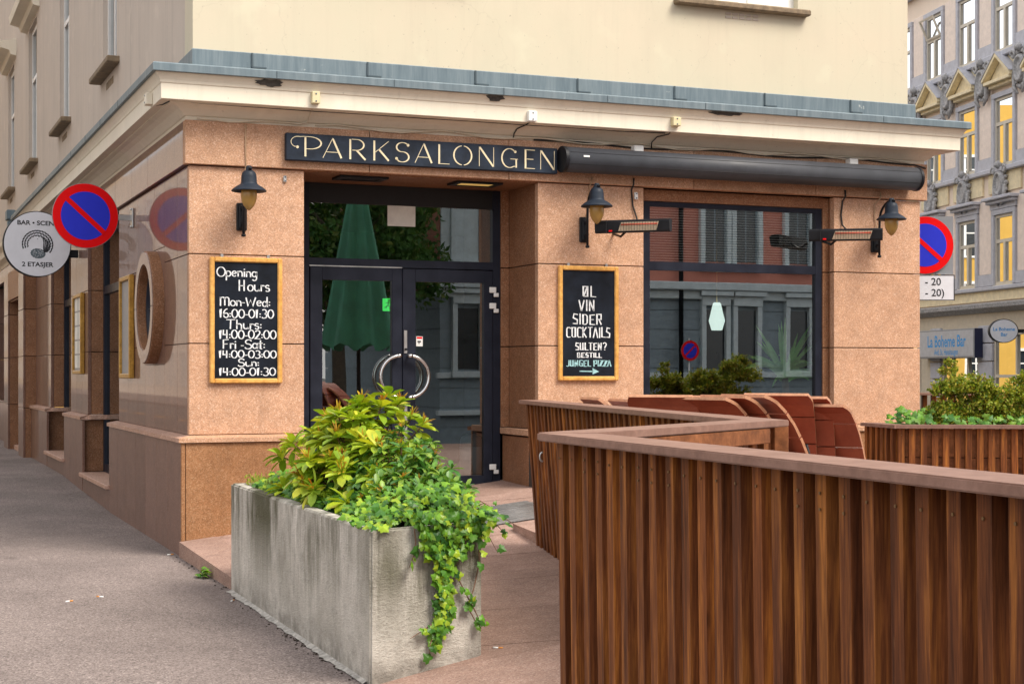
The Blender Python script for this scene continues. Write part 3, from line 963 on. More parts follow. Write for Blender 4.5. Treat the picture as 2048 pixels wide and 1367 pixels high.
# ---- left side: polished slabs on piers
PIERS = [(0.074, 4.05), (6.68, 8.455), (10.97, 13.25)]
def pier_split(a, b):
    n = max(1, round((b - a) / .62))
    return [a + (b - a) * k / n for k in range(1, n)]
PORT = (1.74, 2.07, .40)
for k, (a, b) in enumerate(PIERS):
    bm = BM()
    if k:
        panels(bm, 'y', a + .004, b, ZJ, 0.0, .04, .005, pier_split(a, b))
    else:   # slabs left and right of the porthole field, and the field itself with a round hole
        ya, yb, za, zb = PORT[0] - .545, PORT[0] + .545, PORT[1] - .545, PORT[1] + .545
        panels(bm, 'y', .076, ya, ZJ, 0.0, .04, .005, (.55,))
        panels(bm, 'y', yb, b, ZJ, 0.0, .04, .005, (2.75, 3.4))
        panels(bm, 'y', ya, yb, (.912, za), 0.0, .04, .005, (1.74,)); panels(bm, 'y', ya, yb, (zb, 3.232), 0.0, .04, .005, (1.74,))
        n = 48
        inner = [bm.verts.new((0, PORT[0] + .42 * math.cos(2 * PI * q / n), PORT[1] + .42 * math.sin(2 * PI * q / n))) for q in range(n)]
        def sq(q):
            c_, s_ = math.cos(2 * PI * q / n), math.sin(2 * PI * q / n); m_ = max(abs(c_), abs(s_))
            return (0, PORT[0] + .543 * c_ / m_, PORT[1] + .543 * s_ / m_)
        outer = [bm.verts.new(sq(q)) for q in range(n)]
        for q in range(n): bm.faces.new((inner[q], inner[(q + 1) % n], outer[(q + 1) % n], outer[q]))
        bmesh.ops.recalc_face_normals(bm, faces=bm.faces[:])
    obj('polished_wall', bm, M['granite_polished'], B)
for a, b in PIERS[1:]:
    bm = BM()
    panels(bm, 'y', a, b, ZJ, .044, .50)
    panels(bm, 'y', a - .012, b, (.2, .85), -.044, .5, .006)
    obj('granite_pier', bm, M['granite_side'], B)
for a, b in ((13.27, 14.18), (16.3, 17.2)):
    bm = BM(); panels(bm, 'y', a, b, (-.2, .85, 1.70, 2.47, 3.232), -.165, .3); obj('granite_pier', bm, M['granite_side'], B)
    bm = BM(); panels(bm, 'y', a, b, (-.2, .85, 1.70, 2.47, 3.232), -.20, -.168); obj('polished_wall', bm, M['granite_polished'], B)
bm = BM()
box(bm, -.16, .3, 14.185, 16.295, 2.7, 3.23); panels(bm, 'y', 14.19, 16.29, (2.72, 3.232), -.20, -.163)
obj('side_door_lintel', bm, M['granite_side'], B)
bm = BM(); box(bm, .25, .35, 14.185, 16.295, -.2, 2.7); obj('side_door', bm, M['dark_wood'], B)
bm = BM()
panels(bm, 'y', 17.2, 17.9, (-.2, .85, 1.70, 2.47, 3.232), -.03, .3)
panels(bm, 'y', 17.9, 22, (-.2, .85), -.03, .3)
panels(bm, 'y', 22, 24, (-.2, .85, 1.70, 2.47, 3.232), -.03, .3)
obj('polished_wall', bm, M['granite_polished'], B)
BASES = [(-.042, 4.25), (6.60, 8.562), (10.80, 13.25)]
for a, b in BASES:
    bm = BM(); panels(bm, 'y', a, b, (-.35, .85), -.08, -.047, .004, pier_split(a, b)); obj('polished_base', bm, M['granite_polished'], B)
for k, (a, b) in enumerate(BASES):
    bm = BM()
    y0 = a if k else -.105
    v = [bm.verts.new(p) for p in ((-.105, y0, .853), (-.105, b, .853), (-.105, b, .89), (-.105, y0, .89), (0.01, a + .06 if k else 0.0, .912), (0.01, b, .912), (.01, a, .853), (.01, b, .853))]
    for q in ((0, 1, 2, 3), (3, 2, 5, 4), (0, 6, 7, 1), (0, 3, 4, 6), (1, 7, 5, 2)):
        bm.faces.new([v[i] for i in q])
    if k:
        box(bm, .012, .5, a - .03, a + .1, .853, .912, .004)
    bmesh.ops.recalc_face_normals(bm, faces=bm.faces[:])
    obj('polished_ledge', bm, M['granite_ledge'], B)
for a, b, z in ((4.2, 6.62, .15), (8.52, 10.85, .22)):
    bm = BM(); box(bm, -.12, .22, a, b, z, z + .05, .006); obj('window_step', bm, M['granite_ledge'], B)
    bm = BM(); box(bm, -.075, .4, a + .05, b - .03, -.35, z - .001); obj('step_riser', bm, M['granite_polished'], B)
bm = BM(); box(bm, -.1, .25, 14.19, 16.28, -.2, .12, .006); obj('door_step', bm, M['granite_ledge'], B)
# side windows
for a, b in ((4.06, 6.67), (8.46, 10.96), (17.9, 22)):
    zb = .2 if a < 5 else (.27 if a < 17 else .85)
    bm = BM()
    box(bm, .185, .26, a, a + .09, zb, 3.24); box(bm, .185, .26, b - .09, b, zb, 3.24)
    for z0, z1 in ((zb, zb + .1), (2.42, 2.52), (3.15, 3.24)):
        box(bm, .188, .257, a + .09, b - .09, z0, z1)
    f = obj('side_window', bm, M['frame'], B)
    bm = BM(); sheet_y(bm, .22, a + .08, b - .08, zb + .08, 3.2)
    obj('pane', bm, M['glass_plain'], f)
# porthole with its projecting granite collar
Mx = Matrix.Translation((0, PORT[0], PORT[1])) @ Matrix.Rotation(R(-90), 4, 'Y')
bm = BM()
lathe(bm, [(.405, -.072), (.405, .095), (.415, .102), (.53, .102), (.54, .095), (.54, -.002)], Mx, 56)
bm.faces.ensure_lookup_table()
for f in bm.faces: f.smooth = False
pr = obj('porthole', bm, M['granite_side'], B)
bm = BM(); lathe(bm, [(.412, .103), (.415, .110), (.528, .110), (.533, .103)], Mx, 56)
for f in bm.faces: f.smooth = False
obj('polished_rim', bm, M['granite_polished'], pr)
M['porthole_glass'] = plain('dark_porthole_glass', (.008, .010, .014), .12, spec=.25)
bm = BM(); lathe(bm, [(0, -.045), (.40, -.045)], Mx, 40); obj('pane', bm, M['porthole_glass'], pr)
bm = BM(); lathe(bm, [(.35, -.045), (.35, .02), (.404, .02), (.404, -.045)], Mx, 40); obj('rim', bm, M['frame'], pr)
bm = BM(); box(bm, -.005, .0005, PORT[0] - .55, PORT[0] + .55, PORT[1] - .002, PORT[1] + .002)
for s in (-1, 1):
    y = PORT[0] + s * .4725
    box(bm, -.113, -.109, y - .068, y + .068, PORT[1] - .003, PORT[1] + .003)
obj('collar_joint', bm, M['joint'], pr)

# ---- cornice round the corner
def sweep_corner(bm, prof, yend, smooth=False):
    st = [[(-o, yend, z) for o, z in prof], [(-o, -o, z) for o, z in prof], [(7.61 + o, -o, z) for o, z in prof], [(7.61 + o, 3.0, z) for o, z in prof]]
    rows = [[bm.verts.new(p) for p in s] for s in st]
    for a, b in zip(rows, rows[1:]):
        for k in range(len(prof) - 1):
            f = bm.faces.new((a[k], b[k], b[k + 1], a[k + 1]))
    bm.faces.new(rows[0])
PROF = [(-.06, 3.606), (.028, 3.606), (.03, 3.645), (.045, 3.65), (.07, 3.672), (.105, 3.700), (.15, 3.722), (.195, 3.731), (.197, 3.741),
        (.283, 3.738), (.285, 3.742), (.285, 3.866), (.293, 3.874), (.30, 3.895), (.312, 3.918), (.326, 3.938), (.334, 3.952), (.334, 3.965), (-.06, 3.985)]
bm = BM(); sweep_corner(bm, PROF, 13.74)
bmesh.ops.recalc_face_normals(bm, faces=bm.faces[:])
co = obj('cornice', bm, M['stucco'], B)
bm = BM(); sweep_corner(bm, [(.33, 3.958), (.362, 3.954), (.366, 3.958), (.366, 4.018), (.36, 4.026), (.34, 4.032), (-.030, 4.075), (-.034, 4.085), (-.034, 4.236), (-.038, 4.242), (-.145, 4.25)], 13.76)
bmesh.ops.recalc_face_normals(bm, faces=bm.faces[:])
zc = obj('zinc_flashing', bm, M['zinc'], co)
# stepped seams of the zinc sheets
def seam(px, side):
    bm = BM()
    def P(u, o, z):
        return Vector((u, -o, z)) if side == 'f' else Vector((-o, u, z))
    def strip(pa, pb, wv, h):
        vs = []
        for p in (pa, pb):
            vs += [p, p + wv]
        q = [vs[0], vs[1], vs[3], vs[2]]
        lo = [bm.verts.new(p) for p in q]
        hi = [bm.verts.new(p + h) for p in q]
        bm.faces.new(hi)
        for k in range(4): bm.faces.new((lo[k - 1], lo[k], hi[k], hi[k - 1]))
    up = Vector((0, 0, .016))
    out = (P(0, 1, 0) - P(0, 0, 0)) * .006
    s = 1 if side == 'f' else -1
    W = P(.014, 0, 0) - P(0, 0, 0)
    strip(P(px, -.034, 4.08), P(px, -.034, 4.238), W, (P(0, 1, 0) - P(0, 0, 0)) * .012)
    strip(P(px, -.02, 4.10), P(px + .125, -.02, 4.10), P(0, 0, .014) - P(0, 0, 0), (P(0, 1, 0) - P(0, 0, 0)) * .03)
    strip(P(px + .125, .362, 3.96), P(px + .125, .362, 4.02), W * .6, out)
    bmesh.ops.recalc_face_normals(bm, faces=bm.faces[:])
    obj('seam', bm, M['zinc_seam'], zc)
for px in (.549, 1.60, 2.64, 3.68, 4.72, 5.74, 6.76): seam(px, 'f')
for py in (1.5, 2.7, 3.9, 5.2, 6.5, 8.0, 9.7, 11.6): seam(py, 's')
# places where the moulding has fallen off
def chip(cx, cz, wx, hz, seed):
    r = random.Random(seed)
    bm = BM()
    n = 22
    pts = []
    for k in range(n):
        a = 2 * PI * k / n
        rr = 1 + r.uniform(-.28, .22)
        pts.append((cx + wx * math.cos(a) * rr, min(3.952, cz + hz * math.sin(a) * rr)))
    def yo(z): # follow the moulding face
        t = max(0, min(1, (z - 3.868) / .085))
        return -(.287 + .052 * t)
    vs = [bm.verts.new((x, yo(z) - .004, z)) for x, z in pts]
    c = bm.verts.new((cx, yo(cz) + .0, cz))
    for k in range(n): bm.faces.new((c, vs[k - 1], vs[k]))
    bmesh.ops.recalc_face_normals(bm, faces=bm.faces[:])
    obj('broken_patch', bm, M['chip'], co)
chip(.63, 3.925, .12, .03, 3); chip(2.70, 3.937, .10, .03, 4); chip(5.08, 3.942, .17, .022, 6)
# lower string course further along the side
bm = BM()
pr2 = [(-.06, 3.5), (.05, 3.5), (.07, 3.56), (.16, 3.62), (.17, 3.74), (.24, 3.8), (.25, 3.86), (-.06, 3.98)]
a = [bm.verts.new((-o, 13.74, z)) for o, z in pr2]; b = [bm.verts.new((-o, 40, z)) for o, z in pr2]
for k in range(len(pr2) - 1): bm.faces.new((a[k], a[k + 1], b[k + 1], b[k]))
bm.faces.new(a)
bmesh.ops.recalc_face_normals(bm, faces=bm.faces[:])
obj('side_string_course', bm, M['stucco'], B)
bm = BM(); box(bm, -.42, -.28, 13.75, 14.1, 3.98, 4.14, .01); box(bm, -.40, -.30, 13.8, 14.0, 3.8, 3.98, .01)
obj('rainwater_hopper', bm, M['zinc'], B)

# ---- plaster upper storeys
UW = [(4.5, 5.62), (9.0, 10.15), (13.55, 14.95), (17.9, 19.25), (22.3, 23.6), (26.8, 28.1)]
bm = BM()
wall_grid(bm, 'x', .04, 7.48, 4.1, 14, .04, .4, [(4.95, 6.14, 5.10, 7.1), (1.3, 2.5, 5.1, 7.1), (1.3, 2.5, 9, 11), (4.95, 6.14, 9, 11)])
obj('plaster_front', bm, M['plaster'], B)
bm = BM()
wall_grid(bm, 'y', .40, 40, 4.0, 14, .04, .4, [(a, b, 4.97, 7.36) for a, b in UW] + [(a, b, 9.0, 11.2) for a, b in UW])
box(bm, .041, .4, .05, .399, 4.0, 14)
obj('plaster_side', bm, M['plaster_side'], B)
bm = BM(); box(bm, 7.08, 7.479, .401, 12, 4.0, 14); obj('plaster_side', bm, M['plaster_side'], B)
bm = BM(); box(bm, .5, 7.0, .5, 38, 13.9, 14.0); box(bm, .55, 7.05, .55, 38, 4.3, 4.4); obj('roof', bm, M['zinc'], B)
for k, (a, b) in enumerate(UW):
    z0, z1 = 4.97, 7.36
    bm = BM()
    x0, x1 = .095, .15
    box(bm, x0 - .03, x1, a, a + .11, z0, z1); box(bm, x0, x1, b - .08, b, z0, z1)
    zt = z0 + (z1 - z0) * .62
    for za, zb in ((z0, z0 + .09), (zt, zt + .07), (z1 - .08, z1)): box(bm, x0 + .003, x1 - .003, a + .08, b - .08, za, zb)
    box(bm, x0 + .004, x1 - .004, (a + b) / 2 - .03, (a + b) / 2 + .03, z0 + .09, zt)
    wn = obj('upper_side_window', bm, M['white_frame'], B)
    bm = BM(); sheet_y(bm, .125, a + .07, b - .07, z0 + .07, z1 - .07); obj('pane', bm, M['glass_plain'], wn)
    bm = BM(); box(bm, -.10, .17, a - .22, b + .2, z0 - .075, z0 - .002, .012); obj('sill', bm, M['stone_sill'], wn)
    bm = BM()
    for j in range(4): box(bm, .036, .042, (a + b) / 2 - .3 + j * .15, (a + b) / 2 - .19 + j * .15, z0 - .22, z0 - .14)
    obj('air_vent', bm, M['stone_sill'], wn)
    if k in (2, 3, 4):
        bm = BM()
        pr3 = [(0.0, 7.42), (.10, 7.44), (.13, 7.52), (.28, 7.56), (.30, 7.68), (0.0, 7.74)]
        A = [bm.verts.new((.04 - o, a - .45, z)) for o, z in pr3]; Bv = [bm.verts.new((.04 - o, b + .45, z)) for o, z in pr3]
        for j in range(len(pr3) - 1): bm.faces.new((A[j], A[j + 1], Bv[j + 1], Bv[j]))
        bm.faces.new(A); bm.faces.new(list(reversed(Bv)))
        bmesh.ops.recalc_face_normals(bm, faces=bm.faces[:])
        hd = obj('window_hood', bm, M['stucco'], wn)
    bm = BM(); box(bm, .36, .39, a - .1, b + .1, z0 - .1, z1 + .1); obj('curtain', bm, M['interior_dark'], wn)  # dark sheet close behind the pane, in place of a room
# front upper windows: only the foot of one is in view
for X0, X1, Z0, Z1 in ((4.95, 6.14, 5.10, 7.1), (1.3, 2.5, 5.1, 7.1), (1.3, 2.5, 9, 11), (4.95, 6.14, 9, 11)):
    bm = BM()
    box(bm, X0, X0 + .07, .12, .19, Z0, Z1); box(bm, X1 - .07, X1, .12, .19, Z0, Z1)
    box(bm, X0 + .07, X1 - .07, .123, .187, Z0, Z0 + .05); box(bm, X0 + .07, X1 - .07, .123, .187, Z1 - .07, Z1)
    xm = (X0 + X1) / 2
    box(bm, xm - .05, xm + .05, .124, .186, Z0 + .05, Z1 - .07)
    for a, b in ((X0 + .07, xm - .05), (xm + .05, X1 - .07)):
        box(bm, a, a + .05, .105, .15, Z0 + .04, Z1 - .08); box(bm, b - .05, b, .105, .15, Z0 + .04, Z1 - .08)
        box(bm, a + .05, b - .05, .106, .149, Z0 + .04, Z0 + .12)
    wn = obj('upper_front_window', bm, M['white_frame'], B)
    bm = BM(); sheet_x(bm, X0 + .06, X1 - .06, .158, Z0 + .04, Z1 - .05); obj('pane', bm, M['glass_plain'], wn)
    bm = BM(); box(bm, X0 - .1, X1 + .1, .36, .39, Z0 - .1, Z1 + .1); obj('curtain', bm, M['interior_dark'], wn)  # dark backing sheet where no room is built
    bm = BM(); box(bm, X0 - .23, X1 + .1, -.06, .12, Z0 - .065, Z0 - .005, .012); obj('sill', bm, M['stone_sill'], wn)
    bm = BM()
    for j in range(5):
        for z in (Z0 - .145, Z0 - .11): box(bm, xm - .245 + j * .078, xm - .185 + j * .078, .032, .042, z, z + .02)
    obj('air_vent', bm, M['plaster_side'], wn)

# ---- entrance
bm = BM()
y0, y1 = .735, .80
box(bm, 1.013, 1.256, y0, y1, .26, 3.22); box(bm, 3.097, 3.177, y0, y1, .26, 3.22)
box(bm, 1.256, 3.097, y0 + .002, y1, 2.448, 2.522)
en = obj('entrance_frame', bm, M['frame'], B)
bm = BM(); box(bm, 1.256, 3.097, .745, .80, 3.04, 3.222); obj('blind_box', bm, M['awning_line'], en)
bm = BM(); sheet_x(bm, 1.25, 3.10, .77, 2.51, 3.05); obj('transom_pane', bm, M['glass_door'], en)
bm = BM(); box(bm, 1.02, 3.17, .70, .82, .255, .275, .003); obj('threshold', bm, M['white'], en)
bm = BM(); box(bm, 1.256, 2.165, .725, .734, 2.442, 2.452); obj('weather_bar', bm, M['alu'], en)
def leaf_door(x0, x1, g0, g1, label):
    bm = BM()
    z0, z1, zg0, zg1 = .287, 2.438, .447, 2.318
    box(bm, x0, g0, .722, .785, z0, z1, .004); box(bm, g1, x1, .722, .785, z0, z1, .004)
    box(bm, g0, g1, .7225, .7845, z0, zg0); box(bm, g0, g1, .7225, .7845, zg1, z1)
    d = obj('door', bm, M['frame'], B, label=label)
    bm = BM(); sheet_x(bm, g0 - .01, g1 + .01, .753, zg0 - .01, zg1 + .01); obj('pane', bm, M['glass_door'], d)
    return d
dl = leaf_door(1.262, 2.163, 1.380, 2.062, 'door leaf on the left with plain black frame')
dr = leaf_door(2.169, 3.092, 2.300, 3.001, 'door leaf on the right with lock plate and silver hinges')
def ring(a0, a1, yv):
    bm = BM()
    sx_ = .042 if abs(a0) < 91 else -.042
    pts = [(2.166 + .198 * math.cos(R(a)) + sx_, yv, 1.41 + .198 * math.sin(R(a))) for a in [a0 + (a1 - a0) * k / 26 for k in range(27)]]
    tube(bm, pts, .0185, 12)
    for p in (pts[0], pts[-1]):
        tube(bm, [(p[0], yv, p[2]), (p[0], yv + (.72 - yv if yv < .75 else .785 - yv), p[2])], .012, 8)
        lathe(bm, [(0, -.022), (.021, -.022), (.021, .022), (0, .022)], Matrix.Translation(p) @ Matrix.Rotation(R(90), 4, 'Y'), 10)
    return bm
obj('handle', ring(-86, 86, .65), M['steel'], dr, True)
obj('handle', ring(94, 266, .65), M['steel'], dl, True)
obj('inner_handle', ring(-86, 86, .86), M['steel'], dr, True)
obj('inner_handle', ring(94, 266, .86), M['steel'], dl, True)
bm = BM(); box(bm, 2.18, 2.212, .714, .722, 1.63, 1.85, .003); obj('lock_plate', bm, M['alu'], dr)
bm = BM(); lathe(bm, [(0, 0), (.012, 0), (.012, .012), (0, .012)], Matrix.Translation((2.196, .714, 1.67)) @ Matrix.Rotation(R(90), 4, 'X'), 10); obj('keyhole', bm, M['black'], dr)
bm = BM(); box(bm, 2.182, 2.214, .715, .722, .75, 1.13, .003); obj('lower_lock_strip', bm, M['alu'], dr)
for z in (2.245, 2.09, .52):
    bm = BM(); box(bm, 3.055, 3.125, .705, .722, z - .02, z + .035, .004); box(bm, 3.10, 3.15, .703, .7215, z - .06, z - .021, .004); obj('hinge', bm, M['white'], dr)
bm = BM(); box(bm, 2.312, 2.378, .744, .7475, 1.70, 1.795); st_ = obj('door_sticker', bm, M['white'], dr)
bm = BM(); box(bm, 2.318, 2.372, .7425, .7438, 1.772, 1.79); obj('red_band', bm, M['red'], st_)
bm = BM()
box(bm, 2.325, 2.36, .7425, .7438, 1.738, 1.752); box(bm, 2.336, 2.344, .7425, .7438, 1.722, 1.738)
obj('camera_mark', bm, M['ink'], st_)
# soffit lamps
for k, (x, m) in enumerate(((1.60, 'black'), (2.72, 'bulb'))):
    bm = BM()
    box(bm, x - .23, x + .23, .10, .14, 3.205, 3.224); box(bm, x - .23, x + .23, .33, .37, 3.205, 3.224)
    box(bm, x - .23, x - .17, .14, .33, 3.205, 3.224); box(bm, x + .17, x + .23, .14, .33, 3.205, 3.224)
    f = obj('ceiling_light', bm, M['black'], B)
    bm = BM(); box(bm, x - .17, x + .17, .14, .33, 3.212, 3.224); obj('diffuser', bm, M[m], f)

# ---- big window
bm = BM()
y0, y1 = .115, .18
XA, XB = 4.34, 6.475
box(bm, XA, 4.50, y0, y1, .93, 3.118); box(bm, 6.40, XB, y0, y1, .93, 3.118)
box(bm, 4.50, 6.40, y0 + .002, y1, 3.07, 3.117); box(bm, 4.50, 6.40, y0 + .002, y1, .93, 1.02); box(bm, 4.50, 6.40, y0 + .003, y1, 2.448, 2.532)
bw = obj('shop_window', bm, M['frame'], B)
bm = BM(); sheet_x(bm, 4.49, 6.41, .147, 1.01, 2.455); obj('pane', bm, M['glass'], bw)
bm = BM(); sheet_x(bm, 4.49, 6.41, .147, 2.525, 3.08); obj('upper_pane', bm, M['glass'], bw)
bm = BM()
for k in range(21):
    z = 2.545 + k * .025
    box(bm, 4.52, 6.38, .20, .203, z, z + .004)
obj('blind', bm, M['white'], bw)

# ---- the bar room behind the glass
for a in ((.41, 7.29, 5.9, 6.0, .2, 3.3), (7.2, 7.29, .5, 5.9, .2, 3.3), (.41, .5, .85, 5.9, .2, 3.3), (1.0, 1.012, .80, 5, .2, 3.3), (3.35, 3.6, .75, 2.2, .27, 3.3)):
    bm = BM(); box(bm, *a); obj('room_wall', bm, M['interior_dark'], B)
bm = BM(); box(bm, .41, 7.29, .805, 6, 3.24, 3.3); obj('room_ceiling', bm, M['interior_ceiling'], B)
bm = BM()
for k in range(58):
    x = .5 + k * .118
    box(bm, x, x + .115, .805, 6, .26, .285)
box(bm, 4.35, 6.5, .2, .8, .24, .27)
obj('room_floor', bm, M['floor_wood'], B)
# ------------------------------------------------------------------ things on the building
# name sign
t = thing('name_sign', 'long slate-coloured bar sign with thin gold letters above the glass door', 'sign', (2.12, -.04, 3.425))
def local(bmm, o):
    bmesh.ops.translate(bmm, verts=bmm.verts[:], vec=-Vector(o.location))
bm = BM(); box(bm, .825, 3.418, -.105, -.041, 3.305, 3.543, .006); local(bm, t); obj('sign_board', bm, M['sign_slate'], t)
SX, SW, ZB, ZH = .825, 2.593 / 1840, 3.338, .178
frs = FRONT(-.1052)
bm = BM()
TK, TN = .0165, .0052
def sgn(x0, x1, strokes):
    """strokes: (kind, pts) in unit box, kind k thick, n thin, v variable pen"""
    a, b = SX + (x0 - 50) * SW, SX + (x1 - 50) * SW
    for kind, pts in strokes:
        P = [(a + p[0] * (b - a), ZB + p[1] * ZH) for p in pts]
        if kind == 'k': ribbon(bm, P, frs, 0, 0, .003, TK)
        elif kind == 'n': ribbon(bm, P, frs, 0, 0, .003, TN)
        elif kind == 'd': disc(bm, P[0][0], P[0][1], .013, .013, frs, .003)
        else: ribbon(bm, P, frs, TK * .85, TN, .003)
sgn(80, 275, [('k', [(.47, .02), (.47, .96)]), ('n', [(.40, 1.0), (.56, 1.0)]),
              ('n', [(.40, 1.0)] + arc(.24, .72, .24, .27, 75, 240, 10) + [(.2, .5)]), ('d', [(.21, .47)]),
              ('v', [(.56, 1.0)] + arc(.62, .70, .37, .30, 90, -90, 12) + [(.5, .4)])])
A_ = [('n', [(.03, 0), (.52, 1)]), ('k', [(.52, .97), (.95, .02)]), ('n', [(.2, .3), (.78, .3)])]
sgn(280, 410, A_)
sgn(452, 565, [('k', [(.08, 0), (.08, 1)]), ('v', [(.16, 1)] + arc(.45, .73, .42, .27, 80, -90, 12) + [(.2, .46)]), ('k', [(.45, .46), (.96, .0)])])
sgn(610, 720, [('k', [(.08, 0), (.08, 1)]), ('n', [(.95, 1), (.14, .42)]), ('k', [(.35, .58), (.95, .02)])])
S_ = [('v', arc(.52, .74, .42, .24, 40, 250, 12) + arc(.48, .26, .46, .26, 80, -120, 12) + [(.1, .14)]), ('d', [(.88, .86)]), ('d', [(.1, .16)])]
sgn(757, 855, S_)
sgn(887, 1010, A_)
sgn(1047, 1125, [('k', [(.1, 0), (.1, 1)]), ('n', [(.1, .02), (1, .02)])])
sgn(1150, 1283, [('v', arc(.5, .5, .46, .49, 97, 263, 16)), ('v', arc(.5, .5, .46, .49, 83, -83, 16))])
N_ = [('n', [(.03, 0), (.03, 1)]), ('k', [(.06, .98), (.94, .02)]), ('n', [(.97, 0), (.97, 1)])]
sgn(1328, 1435, N_)
sgn(1485, 1603, [('v', arc(.5, .5, .46, .49, 48, 300, 18) + [(.9, .1)]), ('d', [(.84, .84)]), ('v', [(.9, .02), (.9, .46)]), ('n', [(.55, .46), (1, .46)])])
sgn(1650, 1725, [('k', [(.1, 0), (.1, 1)]), ('n', [(.1, .98), (1, .98)]), ('n', [(.1, .5), (.85, .5)]), ('n', [(.1, .02), (1, .02)])])
sgn(1763, 1868, N_)
local(bm, t); obj('lettering', bm, M['letter_gold'], t)

# rolled awning cassette
t = thing('awning_cassette', 'long dark grey closed awning cassette above the big window', 'awning', (5.47, -.17, 3.43))
bm = BM()
Mx = Matrix.Translation((3.44, -.17, 3.435)) @ Matrix.Rotation(R(90), 4, 'Y')
prof = [(math.cos(a) * .118, math.sin(a) * .121) for a in [2 * PI * k / 40 for k in range(40)]]
prism(bm, prof, 0.0, 3.99, Mx)
for f in bm.faces: f.smooth = len(f.verts) == 4
local(bm, t); obj('cassette', bm, M['awning'], t)
bm = BM()
for a in (152, 205):   # grooves along the tube
    y = -.17 + math.cos(R(a)) * .119; z = 3.435 + math.sin(R(a)) * .122
    tube(bm, [(3.47, y, z), (7.41, y, z)], .0035, 6)
local(bm, t); obj('groove', bm, M['awning_line'], t)
for x in (3.425, 7.415):
    bm = BM()
    prism(bm, [(p[0] * 1.04, p[1] * 1.04) for p in prof], 0, .03, Matrix.Translation((x, -.17, 3.435)) @ Matrix.Rotation(R(90), 4, 'Y'))
    local(bm, t); obj('end_cap', bm, M['black'], t)
bm = BM(); box(bm, 3.60, 3.66, -.2935, -.284, 3.45, 3.466); local(bm, t); obj('maker_plate', bm, M['white'], t)
for x in (4.26, 6.70):
    bm = BM(); box(bm, x - .05, x + .05, -.13, -.042, 3.555, 3.615, .006); local(bm, t); obj('fixing_cover', bm, M['white'], t)

# wall lanterns
def lantern(x, label, side=0.0):
    t = thing('wall_lamp', label, 'lamp', (x, 0, 2.8), 0, 'black wall lanterns on the granite front')
    bm = BM()
    box(bm, -.045, .045, -.035, 0, -.12, .12, .008)
    box(bm, -.03, .03, -.055, -.0355, -.105, .10, .01)
    obj('back_plate', bm, M['black'], t)
    bm = BM()
    sx = side
    pts = [(0, -.05, .03), (0, -.085, .0), (0, -.095, -.05), (0, -.095, -.13)]
    tube(bm, [(0, -.095, -.165), (0, -.095, .1), (0, -.10, .20)] + [(sx * (1 - math.cos(R(a))) * .5, -.10 - .20 * (1 - math.cos(R(a))) / 1.0 , .20 + .185 * math.sin(R(a))) for a in (15, 30, 45, 60, 75, 90)] + [(sx * .6, -.335, .385), (sx * .6, -.35, .375)], .0125, 8)
    tube(bm, [(0, -.03, -.05), (0, -.095, -.05)], .016, 8)
    tube(bm, [(0, -.03, .07), (0, -.095, .07)], .012, 8)
    lathe(bm, [(0, -.012), (.02, -.008), (.02, .012), (0, .016)], Matrix.Translation((0, -.095, -.168)), 10)
    obj('arm', bm, M['black'], t)
    Ml = Matrix.Translation((sx * .6, -.30, 0))
    bm = BM()
    lathe(bm, [(0, .412), (.02, .41), (.028, .395), (.026, .374), (.042, .366), (.058, .348), (.065, .318), (.067, .268), (.072, .254), (.085, .246), (.115, .228), (.145, .204), (.151, .196), (.146, .190), (.115, .210), (.08, .230), (.05, .236), (0, .238)], Ml, 28)
    obj('shade', bm, M['lamp_paint'], t)
    bm = BM()
    lathe(bm, [(.062, .225), (.068, .19), (.069, .15), (.061, .105), (.042, .066), (.018, .038), (0, .028)], Ml, 24)
    obj('lamp_glass', bm, M['amber'], t)
    return t
lantern(.452, 'black dome wall lantern above the opening hours chalkboard')
lantern(3.73, 'black dome wall lantern above the drinks chalkboard, close to the sensor box by the window')
lantern(7.03, 'black dome wall lantern on the far pier beyond the big window')

